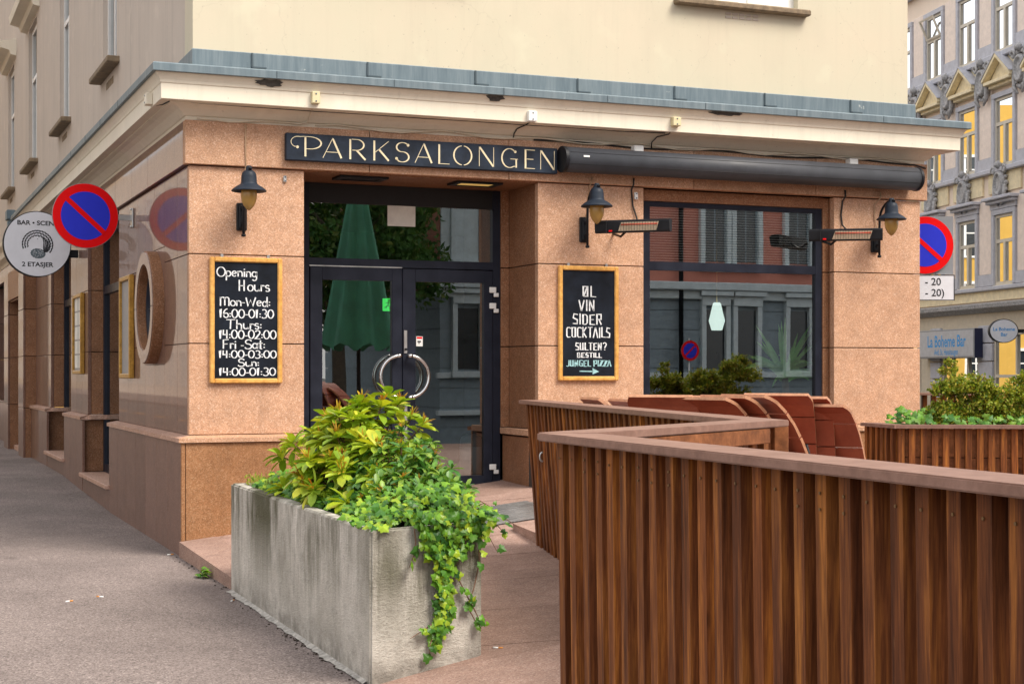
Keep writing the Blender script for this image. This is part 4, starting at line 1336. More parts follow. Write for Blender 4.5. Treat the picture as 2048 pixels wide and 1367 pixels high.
# infrared heaters
def heater(p0, p1, z, label):
    v = Vector((p1[0] - p0[0], p1[1] - p0[1], 0)); L = v.length
    t = thing('patio_heater', label, 'heater', (p0[0], p0[1], z), math.atan2(v.y, v.x), 'black infrared bar heaters')
    bm = BM()
    prof = [(-.0, .06), (-.085, .058), (-.112, .04), (-.098, -.052), (-.085, -.064), (-.02, -.06), (0, -.045)]
    prism(bm, [(p[0], p[1]) for p in prof], 0, L, Matrix(((0, 0, 1, 0), (1, 0, 0, 0), (0, 1, 0, 0), (0, 0, 0, 1))))
    bmesh.ops.recalc_face_normals(bm, faces=bm.faces[:])
    bmesh.ops.bevel(bm, geom=[e for e in bm.edges if e.calc_length() > .3], offset=.006, segments=2, affect='EDGES')
    obj('housing', bm, M['black'], t)
    a, b = L * .33, L * .84
    n = Vector((0, -.075, -.015)).normalized()
    bm = BM()
    f0 = lambda u, s: Vector((u, -.1125 + .0145 * s - .0015, .037 - .087 * s))
    vs = [bm.verts.new(f0(u, s)) for u, s in ((a + .02, .05), (b + .015, .05), (b - .01, .97), (a - .01, .97))]
    bm.faces.new(vs)
    obj('reflector', bm, M['heater_grill'], t)
    bm = BM()
    tube(bm, [f0(a + .02, .3) + Vector((0, -.004, 0)), f0(b, .3) + Vector((0, -.004, 0))], .007, 8)
    obj('heating_tube', bm, M['heater_tube'], t)
    bm = BM()
    k = 0
    u = a + .02
    while u < b:
        box(bm, u - .0012, u + .0012, -.121, -.118, -.048, .036)
        u += .026
    obj('guard', bm, M['black'], t)
    bm = BM(); box(bm, L * .19, L * .235, -.107, -.0985, -.052, -.038, .002); obj('switch', bm, M['red'], t)
    bm = BM(); box(bm, L * .155, L * .162, -.118, .003, -.06, .058); obj('end_band', bm, M['awning_line'], t)
    # bracket back to the wall
    c, s = math.cos(-math.atan2(v.y, v.x)), math.sin(-math.atan2(v.y, v.x))
    um = L * .42
    wy = p0[1] + v.y / L * um
    d = -wy
    bm = BM()
    q = Vector((um, 0, -.02)); e = q + Vector((-d * math.sin(-math.atan2(v.y, v.x)) * -1 * 0 + d * math.sin(math.atan2(v.y, v.x)), d * math.cos(math.atan2(v.y, v.x)), -.02))
    tube(bm, [q, (q + e) / 2 + Vector((0, 0, -.05)), e], .012, 6)
    obj('bracket', bm, M['black'], t)
    return t
heater((3.82, -.13), (4.36, -.60), 2.815, 'black bar heater angled out between the drinks board lantern and the window')
heater((6.16, -.13), (6.76, -.52), 2.815, 'black bar heater overlapping the window edge beside the far pier lantern')

# chalkboards
def board(x0, x1, z0, z1, label):
    t = thing('chalkboard', label, 'chalkboard', ((x0 + x1) / 2, 0, z0))
    bm = BM()
    w_ = .042
    for a, b, c, d in ((x0, x0 + w_, z0, z1), (x1 - w_, x1, z0, z1), (x0 + w_, x1 - w_, z0, z0 + w_), (x0 + w_, x1 - w_, z1 - w_, z1)):
        box(bm, a, b, -.042, -.004, c, d, .009)
    local(bm, t); obj('frame', bm, M['pine'], t)
    bm = BM(); box(bm, x0 + .03, x1 - .03, -.024, -.006, z0 + .03, z1 - .03); local(bm, t); obj('slate', bm, M['chalkboard'], t)
    for x in (x0 + .11, x1 - .12):
        bm = BM(); box(bm, x - .012, x + .012, -.02, 0, z1 - .005, z1 + .028, .003); local(bm, t); obj('hanger', bm, M['alu'], t)
    return t
fr = FRONT(-.0243)
x0, x1, z0, z1 = .172, .809, 1.357, 2.447
t = board(x0, x1, z0, z1, 'pine framed chalkboard with opening hours, under the lantern nearest the building corner')
mx = lambda u: x0 + (u - 92) / 653 * (x1 - x0)
mz = lambda v: z1 - (v - 145) / 1145 * (z1 - z0)
bm = BM()
for k, (s, a, b, c, d) in enumerate((('Opening', 155, 520, 235, 320), ('Hours', 345, 635, 352, 448), ('Mon-Wed:', 180, 642, 505, 588), ('16:00-01:30', 175, 672, 615, 695),
        ('Thurs:', 240, 565, 710, 795), ('14:00-02:00', 172, 695, 805, 885), ('Fri -Sat:', 203, 595, 892, 975), ('14:00-03:00', 170, 697, 990, 1060),
        ('Sun:', 340, 540, 1068, 1135), ('14:00-01:30', 172, 690, 1148, 1220))):
    chalk(bm, s, mx(a), mx(b), mz(d), mz(c), fr, .0118, .0062, False, 0, k + 3)
local(bm, t); obj('lettering', bm, M['chalk'], t)
x0, x1, z0, z1 = 3.461, 4.089, 1.371, 2.456
t = board(x0, x1, z0, z1, 'golden framed chalkboard listing drinks, between the door and the window')
mx = lambda u: x0 + (u - 92) / 580 * (x1 - x0)
mz = lambda v: z1 - (v - 150) / 1125 * (z1 - z0)
bm = BM()
for k, (s, a, b, c, d, tk) in enumerate((('ØL', 318, 455, 345, 455, 1), ('VIN', 285, 452, 482, 592, 1), ('SIDER', 222, 522, 618, 725, 1), ('COCKTAILS', 165, 598, 748, 852, .95),
        ('SULTEN?', 250, 560, 900, 975, .9), ('BESTILL', 268, 512, 1000, 1048, .9))):
    chalk(bm, s, mx(a), mx(b), mz(d), mz(c), fr, .0135 * tk, .0058, True, 0, k)
local(bm, t); obj('lettering', bm, M['chalk'], t)
bm = BM()
chalk(bm, 'JUNGEL PIZZA', mx(165), mx(607), mz(1135), mz(1072), fr, .012, .006, True, 0, 9)
ribbon(bm, [(mx(295), mz(1181)), (mx(425), mz(1184))], fr, 0, 0, .0015, .010)
bm.faces.new([bm.verts.new(fr(mx(u), mz(v), .0015)) for u, v in ((420, 1212), (484, 1186), (420, 1150))])
local(bm, t); obj('teal_lettering', bm, M['chalk_teal'], t)

# ---- no-parking signs
def disc_sign(bm, r0, r1, y, n=64, mat=0, d=.004):
    """ring (or disc) facing local -Y at depth y"""
    if r0 <= 0:
        lathe_m = [(0, 0), (r1, 0), (r1, d), (0, d)]
    else:
        lathe_m = [(r0, 0), (r1, 0), (r1, d), (r0, d), (r0, 0)]
    lathe(bm, lathe_m, Matrix.Translation((0, y, 0)) @ Matrix.Rotation(R(90), 4, 'X'), n, mat)
    for f in bm.faces: f.smooth = False
def no_parking(t, r):
    bm = BM(); disc_sign(bm, 0, r, .0, d=.012); obj('plate', bm, M['grey_plate'], t)
    bm = BM(); disc_sign(bm, 0, r * .985, -.0125, d=.003); obj('red_rim', bm, M['red'], t)
    bm = BM(); disc_sign(bm, 0, r * .742, -.016, d=.002); obj('blue_disc', bm, M['blue'], t)
    bm = BM()
    w_ = r * .075
    a = R(-42)
    ca_, sa_ = math.cos(a), math.sin(a)
    L = r * .76
    q = [(-L, -w_), (L, -w_), (L, w_), (-L, w_)]
    prism(bm, [(x * ca_ - y * sa_, x * sa_ + y * ca_) for x, y in q], 0.0185, .0205, Matrix.Rotation(R(90), 4, 'X'))
    obj('slash', bm, M['red'], t)
t = thing('no_parking_sign', 'round red and blue no parking sign on a bracket off the polished side wall', 'traffic sign', (-.49, 3.01, 3.05), R(3))
no_parking(t, .333)
bm = BM(); box(bm, .27, .475, .004, .03, -.03, .03, .004)
obj('bracket_arm', bm, M['alu'], t)
bm = BM(); box(bm, .47, .487, -.03, .06, -.10, .10, .004); obj('wall_plate', bm, M['alu'], t)
bm = BM()
for z in (-.09, .09): lathe(bm, [(0, 0), (.012, 0), (.012, .012), (0, .012)], Matrix.Translation((.47, .015, z)) @ Matrix.Rotation(R(-90), 4, 'Y'), 8)
obj('bolt', bm, M['steel'], t)

t = thing('no_parking_sign', 'no parking sign on a grey plate above a time panel, half hidden behind the corner', 'traffic sign', (8.09, .56, 2.83), R(-22))
no_parking(t, .315)
bm = BM(); box(bm, -.315, .315, .013, .02, -.315, .315); obj('back_plate', bm, M['grey_plate'], t)
bm = BM(); box(bm, -.31, .325, -.006, .01, -.60, -.322, .004); pn = obj('time_panel', bm, M['sign_white'], t)
bm = BM()
for a, b, c, d in ((-.31, .325, -.60, -.592), (-.31, .325, -.330, -.322), (.317, .325, -.592, -.330), (-.31, -.302, -.592, -.330)):
    box(bm, a, b, -.0085, -.006, c, d)
fl = lambda u, v, d=0.0: Vector((u, -.007 - d, v))
text_mesh(bm, '- 20', .09, -.395, .078, fl, .001, 1.0, 0, .01)
text_mesh(bm, '- 20)', .11, -.515, .078, fl, .001, 1.0, 0, .01)
obj('lettering', bm, M['ink'], pn)
bm = BM(); tube(bm, [(-.16, .05, -3.2), (-.16, .05, .30)], .03, 12); obj('pole', bm, M['alu'], t)

# ---- round bar sign on the side wall
t = thing('bar_sign', 'round white bar sign with feather ring emblem on the side wall', 'sign', (-.525, 7.55, 3.10), R(2))
RB = .425
bm = BM(); lathe(bm, [(0, 0), (RB, 0), (RB, .12), (0, .12)], Matrix.Translation((0, .12, 0)) @ Matrix.Rotation(R(90), 4, 'X'), 64)
for f in bm.faces: f.smooth = len(f.verts) == 4 and abs(f.normal.y) < .5
obj('sign_rim', bm, M['black'], t)
bm = BM(); lathe(bm, [(0, 0), (RB * .975, 0), (RB * .975, .003), (0, .003)], Matrix.Translation((0, 0, 0)) @ Matrix.Rotation(R(90), 4, 'X'), 64)
for f in bm.faces: f.smooth = False
obj('sign_face', bm, M['sign_white'], t)
fb = lambda u, v, d=0.0: Vector((u, -.0032 - d, v))
bm = BM()
text_mesh(bm, 'BAR • SCENE', .0, .272, .056, fb, .001, 1.12, 0, .028)
text_mesh(bm, '2 ETASJER', 0.0, -.262, .056, fb, .001, 1.12, 0, .028)
rnd = random.Random(8)
PX = RB / 545.0            # px of the enlarged photo to metres; emblem centre at (640,585), sign centre (637,585)
def pq(x, y): return ((x - 637) * PX, (585 - y) * PX)
# feathers: three nested rows of dashes sweeping from lower left over the top to lower right
for row, (rx, ry, n, ln) in enumerate(((248, 232, 19, .92), (212, 195, 16, .92), (172, 156, 13, .9))):
    for k in range(n):
        a0 = 200 - (200 + 38) * k / n
        a1 = a0 - (238 / n) * ln
        tw = (14 + 5 * row) * (1 if k > n * .45 else .6)
        p0 = pq(640 + rx * math.cos(R(a0)), 590 - ry * math.sin(R(a0)))
        p1 = pq(640 + (rx - tw) * math.cos(R((a0 + a1) / 2)), 590 - (ry - tw) * math.sin(R((a0 + a1) / 2)))
        p2 = pq(640 + (rx - tw * .3) * math.cos(R(a1)), 590 - (ry - tw * .3) * math.sin(R(a1)))
        ribbon(bm, [p0, p1, p2], fb, 0, 0, .001, (.0165 if row < 2 else .014))
for k in range(5):   # long tail feathers on the right
    ribbon(bm, [pq(722 + k * 27, 470 + k * 14), pq(740 + k * 24, 560 + k * 6), pq(733 + k * 20, 640), pq(742 + k * 12, 725 - k * 2)], fb, 0, 0, .0012, .0125)
obj('lettering', bm, M['ink'], t)
bm = BM()
pts = []
for k in range(30):
    a = 2 * PI * k / 30
    rr = 1 + (.07 if k % 2 else 0) * (1 if 100 < k * 12 < 260 else 0)
    pts.append(pq(640 + 118 * rr * math.cos(a) + 8, 742 - 82 * rr * math.sin(a) + 6 * math.cos(a)))
bm.faces.new([bm.verts.new(fb(u, v, .001)) for u, v in pts])
disc(bm, *pq(640, 502), .006, .006, fb, .001)
obj('bird_body', bm, M['ink_grey'], t)
bm = BM()
for k in range(70):
    a = rnd.uniform(0, 2 * PI); q = math.sqrt(rnd.random()) * .9
    disc(bm, *pq(648 + 112 * q * math.cos(a), 742 - 76 * q * math.sin(a)), .0032, .0032, fb, .0016, 6)
obj('body_speckle', bm, M['sign_white'], t)
bm = BM(); box(bm, .40, .52, .03, .09, -.16, -.06, .004); box(bm, .40, .52, .03, .09, .06, .12, .004); obj('bracket', bm, M['black'], t)
# framed menus on the polished wall
def menu(y0, y1, z0, z1, label, sheets):
    t = thing('menu_frame', label, 'notice board', (0, (y0 + y1) / 2, z0))
    bm = BM()
    w_ = .05
    for a, b, c, d in ((y0, y0 + w_, z0, z1), (y1 - w_, y1, z0, z1), (y0 + w_, y1 - w_, z0, z0 + w_), (y0 + w_, y1 - w_, z1 - w_, z1)):
        box(bm, -.058, -.002, a, b, c, d, .008)
    local(bm, t); obj('frame', bm, M['gold_frame'], t)
    bm = BM(); box(bm, -.03, -.003, y0 + .04, y1 - .04, z0 + .04, z1 - .04); local(bm, t); obj('panel', bm, M['grey_plate'], t)
    if sheets:
        for k in range(5):
            for j in range(2):
                bm = BM()
                ya = y0 + .1 + j * .38; za = z0 + .08 + k * .185
                box(bm, -.032, -.0302, ya, ya + .3, za, za + .165); local(bm, t); obj('sheet', bm, M['paper'], t)
menu(2.96, 3.68, 1.385, 2.46, 'empty gold framed notice board next to the porthole', False)
menu(6.98, 7.85, 1.42, 2.455, 'gold framed notice board with white sheets on the second pier', True)

# ---- junction boxes, sensors, cables
def jbox(x, y, z, w_, h, d, mat, label, side=False):
    t = thing('junction_box', label, 'junction box', (x, y, z))
    bm = BM()
    if side: box(bm, -d, 0, -w_ / 2, w_ / 2, -h / 2, h / 2, .006)
    else: box(bm, -w_ / 2, w_ / 2, -d, 0, -h / 2, h / 2, .006)
    obj('case', bm, M[mat], t)
    bm = BM()
    for s in (-.3, .3):
        if not side: lathe(bm, [(0, 0), (.007, 0), (.007, .004), (0, .004)], Matrix.Translation((0, -d, s * h)) @ Matrix.Rotation(R(90), 4, 'X'), 8)
        else: lathe(bm, [(0, 0), (.007, 0), (.007, .004), (0, .004)], Matrix.Translation((-d, 0, s * h)) @ Matrix.Rotation(R(-90), 4, 'Y'), 8)
    obj('screw', bm, M['ink_grey'], t)
jbox(1.032, -.285, 3.825, .072, .105, .05, 'cream_box', 'olive cream junction box on the cornice just before the name sign')
jbox(3.07, -.285, 3.79, .085, .095, .05, 'white', 'white junction box on the cornice over the last letter of the name sign')
jbox(4.555, -.285, 3.83, .085, .085, .06, 'cream_box', 'small cream junction box on the cornice above the awning')
jbox(-.285, .18, 3.80, .10, .10, .06, 'stucco', 'painted junction box on the cornice of the side wall', True)
jbox(.838, 0, 3.147, .028, .06, .022, 'alu', 'tiny grey sensor on the granite between the first lantern and the name sign')
jbox(4.285, 0, 3.145, .035, .07, .025, 'white', 'tiny white switch box beside the black heater cable at the window corner')

def cable(name, label, pts, mat, r=.006):
    bm = BM(); tube(bm, pts, r, 6)
    o = obj(name, bm, M[mat], None, True); tag(o, label, 'cable')
cable('cable', 'tan cable rising from the opening hours lantern to the cornice', [(.481, -.052, 3.60), (.479, -.052, 3.4), (.483, -.05, 3.25), (.481, -.012, 3.2), (.47, -.02, 3.0), (.455, -.03, 2.9)], 'cable_tan')
cable('cable', 'cable running from the awning to the drinks board lantern', [(3.80, -.052, 3.30), (3.79, -.05, 3.24), (3.785, -.012, 3.21), (3.79, -.015, 3.1), (3.775, -.015, 2.98), (3.74, -.03, 2.9)], 'cable_tan')
cable('cable', 'black cable dropping to the heater beside the drinks board', [(4.243, -.05, 3.31), (4.24, -.05, 3.25), (4.235, -.012, 3.2), (4.25, -.014, 3.05), (4.29, -.02, 2.93), (4.26, -.1, 2.87)], 'cable_black', .008)
cable('cable', 'black cable dropping to the heater beside the far pier', [(6.646, -.05, 3.30), (6.65, -.05, 3.24), (6.64, -.012, 3.19), (6.62, -.014, 3.05), (6.635, -.014, 2.95), (6.65, -.1, 2.87)], 'cable_black', .009)
cable('cable', 'thin cable kinking down to the far corner lantern', [(7.075, -.05, 3.30), (7.08, -.05, 3.24), (7.03, -.012, 3.17), (7.03, -.012, 3.05), (7.06, -.02, 2.92), (7.03, -.03, 2.9)], 'cable_tan', .007)
rnd = random.Random(2)
cable('cable', 'cream cable sagging along the cornice from the corner to the name sign', [(.06, -.05, 3.628)] + [(.06 + .09 * k, -.052, 3.626 + rnd.uniform(-.004, .004) - .012 * math.sin(k * .6)) for k in range(1, 11)] + [(1.02, -.07, 3.65), (1.03, -.10, 3.70), (1.03, -.2, 3.735), (1.032, -.27, 3.77)], 'cable_cream')
cable('cable', 'cream cable running along the granite top over sign and awning', [(1.10, -.05, 3.63)] + [(1.10 + .2 * k, -.056, 3.625 + .018 * math.sin(k * 1.3) + rnd.uniform(-.006, .006)) for k in range(1, 31)] + [(7.45, -.056, 3.61)], 'cable_cream', .007)
cable('cable', 'dark cable in the shadow above the awning', [(3.2, -.048, 3.62)] + [(3.2 + .22 * k, -.048, 3.612 + .012 * math.sin(k * .9)) for k in range(1, 20)] + [(7.5, -.05, 3.6), (7.64, -.05, 3.57)], 'cable_black', .008)
cable('cable', 'black cable looping from the white box on the cornice', [(3.07, -.27, 3.745), (3.05, -.20, 3.725), (3.0, -.12, 3.70), (2.99, -.07, 3.66), (2.99, -.05, 3.62)], 'cable_black', .006)
cable('cable', 'black cable looping from the cream box above the awning', [(4.55, -.28, 3.79), (4.53, -.22, 3.725), (4.45, -.13, 3.705), (4.42, -.08, 3.66), (4.43, -.05, 3.6)], 'cable_black', .006)
cable('cable', 'thin dark cable along the underside of the cornice', [(-.27, .16, 3.745), (-.22, .0, 3.735), (-.2, -.17, 3.735), (.0, -.19, 3.734)] + [(.5 * k, -.19, 3.728 + .003 * (k % 2)) for k in range(1, 9)] + [(4.5, -.2, 3.735)], 'cable_black', .005)

# ---- inside the bar
t = thing('pendant_lamp', 'white opal pendant lamp on a brass rod hanging behind the window', 'lamp', (6.10, 1.6, 2.0))
bm = BM(); lathe(bm, [(0, .215), (.035, .215), (.045, .20), (.085, .03), (.088, .01), (.06, -.085), (.055, -.09), (0, -.09)], None, 24); obj('lamp_shade', bm, M['opal'], t)
bm = BM(); tube(bm, [(0, 0, .21), (0, 0, 1.24)], .006, 6); obj('rod', bm, M['brass'], t)
t = thing('yucca_plant', 'bright green yucca with long pointed leaves behind the window', 'plant', (6.26, .38, .27))
bm = BM(); tube(bm, [(0, 0, .0), (.01, 0, .4), (-.02, .0, .8), (-.06, 0, 1.12)], [.05, .045, .04, .035], 10); obj('trunk', bm, M['stem'], t)
bm = BM(); lathe(bm, [(0, 0), (.14, 0), (.17, .3), (.15, .3), (.14, .26), (0, .26)], None, 20); obj('pot', bm, M['black'], t)
rnd = random.Random(12)
vs, fs = [], []
def blade(vs, fs, base, az, el, L, W, droop):
    d = Vector((math.cos(az) * math.cos(el), math.sin(az) * math.cos(el), math.sin(el)))
    tw = rnd.uniform(-.7, .7)
    p = Vector(base); n0 = len(vs); seg = 6
    for k in range(seg + 1):
        tt = k / seg
        ax = Vector((math.sin(tw) * .6, 1, .2)).normalized()
        sdv = d.cross(ax).normalized()
        wv = W * (.5 + .9 * tt) * (1 - tt) ** .7 if tt < 1 else 0.001
        vs.append(p - sdv * wv); vs.append(p + Vector((0, .2 * wv, 0))); vs.append(p + sdv * wv)
        if k < seg:
            p = p + d * (L / seg)
            d = (d + Vector((0, 0, -droop / seg))).normalized()
    for k in range(seg):
        i = n0 + 3 * k
        fs.append((i, i + 1, i + 4, i + 3)); fs.append((i + 1, i + 2, i + 5, i + 4))
for k in range(44):
    az = rnd.uniform(0, 2 * PI)
    el = rnd.uniform(.1, 1.45)
    blade(vs, fs, (-.06, 0, 1.1 + rnd.uniform(-.05, .08)), az, el, rnd.uniform(.42, .66), .034, rnd.uniform(.3, 1.3) if el < .9 else .25)
pyobj('foliage', [(v.x, v.y * .33, v.z) for v in vs], fs, M['leaf_yucca'], t)
t = thing('exit_sign', 'small lit green exit sign deep inside the bar', 'sign', (3.15, 4.2, 2.245), R(-12))
bm = BM(); box(bm, -.07, .07, 0, .03, -.075, .075, .004); obj('panel', bm, M['exit_green'], t)
bm = BM()
fe = lambda u, v, d=0.0: Vector((u, -.001 - d, v))
disc(bm, .005, .05, .012, .012, fe, .001, 10)
for q in ([(.0, .035), (-.01, -.005)], [(0, .03), (.03, .012)], [(0, .03), (-.03, .02)], [(-.01, -.005), (.02, -.025), (.012, -.06)], [(-.01, -.005), (-.03, -.03), (-.05, -.035)]):
    ribbon(bm, q, fe, 0, 0, .001, .011)
obj('running_figure', bm, M['white'], t)
bm = BM(); tube(bm, [(0, .015, .075), (0, .015, .99)], .006, 6); obj('hanging_rod', bm, M['black'], t)
t = tag(obj('paper_notice', (lambda b_: (box(b_, 2.03, 2.31, .762, .765, 2.845, 3.06), b_)[1])(BM()), M['paper']), 'pale paper sheet stuck to the glass over the door', 'notice')
t = thing('steel_keg', 'grey metal container standing just inside the door leaf with the lock plate', 'container', (3.20, 1.60, .285))
bm = BM(); lathe(bm, [(0, 0), (.11, 0), (.115, .02), (.115, .46), (.10, .50), (.04, .53), (0, .53)], None, 24); obj('body', bm, M['grey_plate'], t)
bm = BM(); lathe(bm, [(.1155, .12), (.117, .12), (.117, .40), (.1155, .40)], None, 24); obj('wrapper', bm, M['sign_white'], t)
def bistro_chair(loc, rz, label):
    t = thing('bistro_chair', label, 'chair', loc, rz, 'bentwood chairs inside the bar')
    bm = BM(); lathe(bm, [(0, .45), (.2, .45), (.215, .46), (.2, .475), (0, .47)], None, 24); obj('seat', bm, M['cane'], t)
    for x, y in ((-.15, -.15), (.15, -.15), (-.14, .15), (.14, .15)):
        bm = BM(); tube(bm, [(x, y, .45), (x * 1.3, y * 1.3, 0)], [.016, .011], 8); obj('leg', bm, M['dark_wood'], t)
    bm = BM(); tube(bm, [(-.18, .14, .45), (-.19, .2, .7)] + [(.19 * math.cos(R(a)), .22 + .02 * math.sin(R(a)), .72 + .22 * math.sin(R(a))) for a in range(180, -1, -15)] + [(.19, .2, .7), (.18, .14, .45)], .014, 8)
    obj('back_hoop', bm, M['dark_wood'], t)
    bm = BM()
    lathe(bm, [(0, 0), (.12, 0), (.12, .008), (0, .008)], Matrix.Translation((0, .225, .77)) @ Matrix.Rotation(R(90), 4, 'X'), 20)
    obj('back_panel', bm, M['cane'], t)
bistro_chair((4.78, .62, .285), R(200), 'dark bentwood chair in the window corner next to the drinks board pier')
bistro_chair((5.22, .55, .285), R(165), 'dark bentwood chair with pale cane back behind the window')
bistro_chair((5.75, 1.3, .285), R(220), 'dark bentwood chair further inside, beneath the pendant lamp')
def bar_table(loc, label):
    t = thing('bar_table', label, 'table', loc)
    bm = BM(); lathe(bm, [(0, .72), (.36, .72), (.37, .735), (.36, .75), (0, .75)], None, 28); obj('table_top', bm, M['stone_sill'], t)
    bm = BM(); tube(bm, [(0, 0, .02), (0, 0, .72)], .03, 10); lathe(bm, [(0, 0), (.22, 0), (.2, .025), (0, .04)], None, 20); obj('pedestal', bm, M['black'], t)
bar_table((5.1, 1.6, .285), 'round bar table behind the window chairs')
bar_table((2.1, 2.6, .285), 'round bar table straight behind the glass door')
# ------------------------------------------------------------------ concrete planter with shrubs
PL = [(-.185, -5.835), (.495, -5.645), (.56, -2.25), (-.125, -2.25)]
PZ0, PZ1 = -.30, .655
def inset(poly, d):
    cx_ = sum(p[0] for p in poly) / len(poly); cy_ = sum(p[1] for p in poly) / len(poly)
    out = []
    n = len(poly)
    for i in range(n):
        p0, p1, p2 = Vector(poly[i - 1]), Vector(poly[i]), Vector(poly[(i + 1) % n])
        e1 = (p1 - p0).normalized(); e2 = (p2 - p1).normalized()
        n1 = Vector((-e1.y, e1.x)); n2 = Vector((-e2.y, e2.x))
        q = p1 + (n1 + n2) * (d / (1 + n1.dot(n2)))
        out.append((q.x, q.y))
    return out
t = thing('concrete_planter', 'long stained concrete planter trough between pavement and terrace', 'planter', (.17, -4.1, -.12))
bm = BM()
inn = inset(PL, .085)
o0 = [bm.verts.new((x, y, PZ0)) for x, y in PL]; o1 = [bm.verts.new((x, y, PZ1)) for x, y in PL]
i1 = [bm.verts.new((x, y, PZ1)) for x, y in inn]; i0 = [bm.verts.new((x, y, PZ1 - .15)) for x, y in inn]
for k in range(4):
    j = (k + 1) % 4
    bm.faces.new((o0[k], o0[j], o1[j], o1[k])); bm.faces.new((o1[k], o1[j], i1[j], i1[k])); bm.faces.new((i1[k], i1[j], i0[j], i0[k]))
bmesh.ops.recalc_face_normals(bm, faces=bm.faces[:])
bmesh.ops.bevel(bm, geom=[e for e in bm.edges if e.calc_length() > .1], offset=.012, segments=3, affect='EDGES')
rnd = random.Random(3)
for v in bm.verts:
    v.co += Vector((rnd.uniform(-.003, .003), rnd.uniform(-.003, .003), rnd.uniform(-.003, .003)))
local(bm, t); obj('trough', bm, M['concrete'], t)
bm = BM(); bm.faces.new([bm.verts.new((x, y, PZ1 - .05)) for x, y in inset(PL, .08)]); local(bm, t); obj('soil', bm, M['soil'], t)

# leaf makers: append vertices/faces to python lists
def rot_to(d, roll):
    d = Vector(d).normalized()
    q = d.to_track_quat('X', 'Z').to_matrix()
    return q @ Matrix.Rotation(roll, 3, 'X')
def leaf_lance(vs, fs, p, d, L, W, roll, curl=.15):
    m = rot_to(d, roll)
    n0 = len(vs)
    prof = [(0, .08), (.22, .5), (.52, 1.0), (.82, .85), (1.0, 0)]
    for u, wv in prof:
        zc_ = -curl * L * u * u
        c = Vector(p) + m @ Vector((u * L, 0, zc_))
        if wv == 0:
            vs.append(c)
        else:
            e = W * wv
            vs.append(Vector(p) + m @ Vector((u * L, -e, zc_ + e * .35))); vs.append(c); vs.append(Vector(p) + m @ Vector((u * L, e, zc_ + e * .35)))
    for k in range(3):
        i = n0 + 3 * k
        fs.append((i, i + 1, i + 4, i + 3)); fs.append((i + 1, i + 2, i + 5, i + 4))
    i = n0 + 9
    fs.append((i, i + 1, n0 + 12)); fs.append((i + 1, i + 2, n0 + 12))
IVY = [(.02, .0), (-.13, .26), (-.02, .50), (.2, .40), (.40, .50), (.56, .27), (.98, 0), (.56, -.27), (.40, -.50), (.2, -.40), (-.02, -.50), (-.13, -.26)]
def leaf_ivy(vs, fs, p, d, L, roll, rnd):
    m = rot_to(d, roll)
    n0 = len(vs)
    vs.append(Vector(p) + m @ Vector((.3 * L, 0, .05 * L)))
    for x, y in IVY:
        z = -.22 * L * abs(y) - .14 * L * max(0, x) ** 2
        vs.append(Vector(p) + m @ Vector((x * L, y * L * 1.08, z)))
    n = len(IVY)
    for k in range(n):
        fs.append((n0, n0 + 1 + k, n0 + 1 + (k + 1) % n))
def leaf_simple(vs, fs, p, d, L, W, roll):
    m = rot_to(d, roll)
    n0 = len(vs)
    for x, y, z in ((0, 0, 0), (.5, -W / L, .08), (1, 0, -.05), (.5, W / L, .08)):
        vs.append(Vector(p) + m @ Vector((x * L, y * L, z * L)))
    fs.append((n0, n0 + 1, n0 + 2)); fs.append((n0, n0 + 2, n0 + 3))
def rv(rnd):
    while True:
        v = Vector((rnd.uniform(-1, 1), rnd.uniform(-1, 1), rnd.uniform(-1, 1)))
        if .05 < v.length < 1: return v.normalized()

def rhodo(name, label, base, tips, L, W, mat, seed, nper=9, flowers=0.0, stemr=.008, tiers=2):
    """whorled shrub: stems from the base to each tip, a rosette of lance leaves at every tip"""
    rnd = random.Random(seed)
    t = thing(name, label, 'shrub', base)
    base = Vector(base)
    vs, fs = [], []
    fv, ff = [], []
    bm = BM()
    for tp in tips:
        tp = Vector(tp) - base
        mid = Vector((tp.x * .45, tp.y * .45, tp.z * .55)) + rv(rnd) * .03
        foot = Vector((rnd.uniform(-.12, .12), rnd.uniform(-.3, .3) + tp.y * .45, -.05))
        tube(bm, [foot, mid, tp], [stemr, stemr * .8, stemr * .55], 5, 0, False)
        ax = ((tp - mid).normalized() + Vector((0, 0, .5))).normalized()
        m = ax.to_track_quat('Z', 'X').to_matrix()
        for tier in range(tiers):
            nn = nper if tier == 0 else nper - 3
            pz = tp - ax * (.045 * tier)
            a0 = rnd.uniform(0, 6)
            for k in range(nn):
                az = a0 + 2 * PI * k / nn + rnd.uniform(-.25, .25)
                el = rnd.uniform(.05, .75) - .35 * tier
                d = m @ Vector((math.cos(az) * math.cos(el), math.sin(az) * math.cos(el), math.sin(el)))
                s = rnd.uniform(.7, 1.15)
                leaf_lance(vs, fs, pz, d, L * s, W * s, rnd.uniform(-.4, .4), rnd.uniform(.05, .4))
        for k in range(3):   # young upright leaves
            az = rnd.uniform(0, 6.28)
            leaf_lance(vs, fs, tp, m @ Vector((.35 * math.cos(az), .35 * math.sin(az), 1)), L * .5, W * .5, rnd.uniform(-1, 1), 0)
        if rnd.random() < flowers:
            for k in range(9):
                az = rnd.uniform(0, 6.28)
                d = m @ Vector((.55 * math.cos(az), .55 * math.sin(az), 1))
                leaf_lance(fv, ff, tp + ax * .02, d, L * rnd.uniform(.4, .75), W * .17, rnd.uniform(-1, 1), rnd.uniform(-.2, .5))
    obj('stem', bm, M['stem'], t, True)
    pyobj('foliage', [tuple(v) for v in vs], fs, M[mat], t, True)
    if fv: pyobj('withered_flower', [tuple(v) for v in fv], ff, M['leaf_old'], t)
    return t

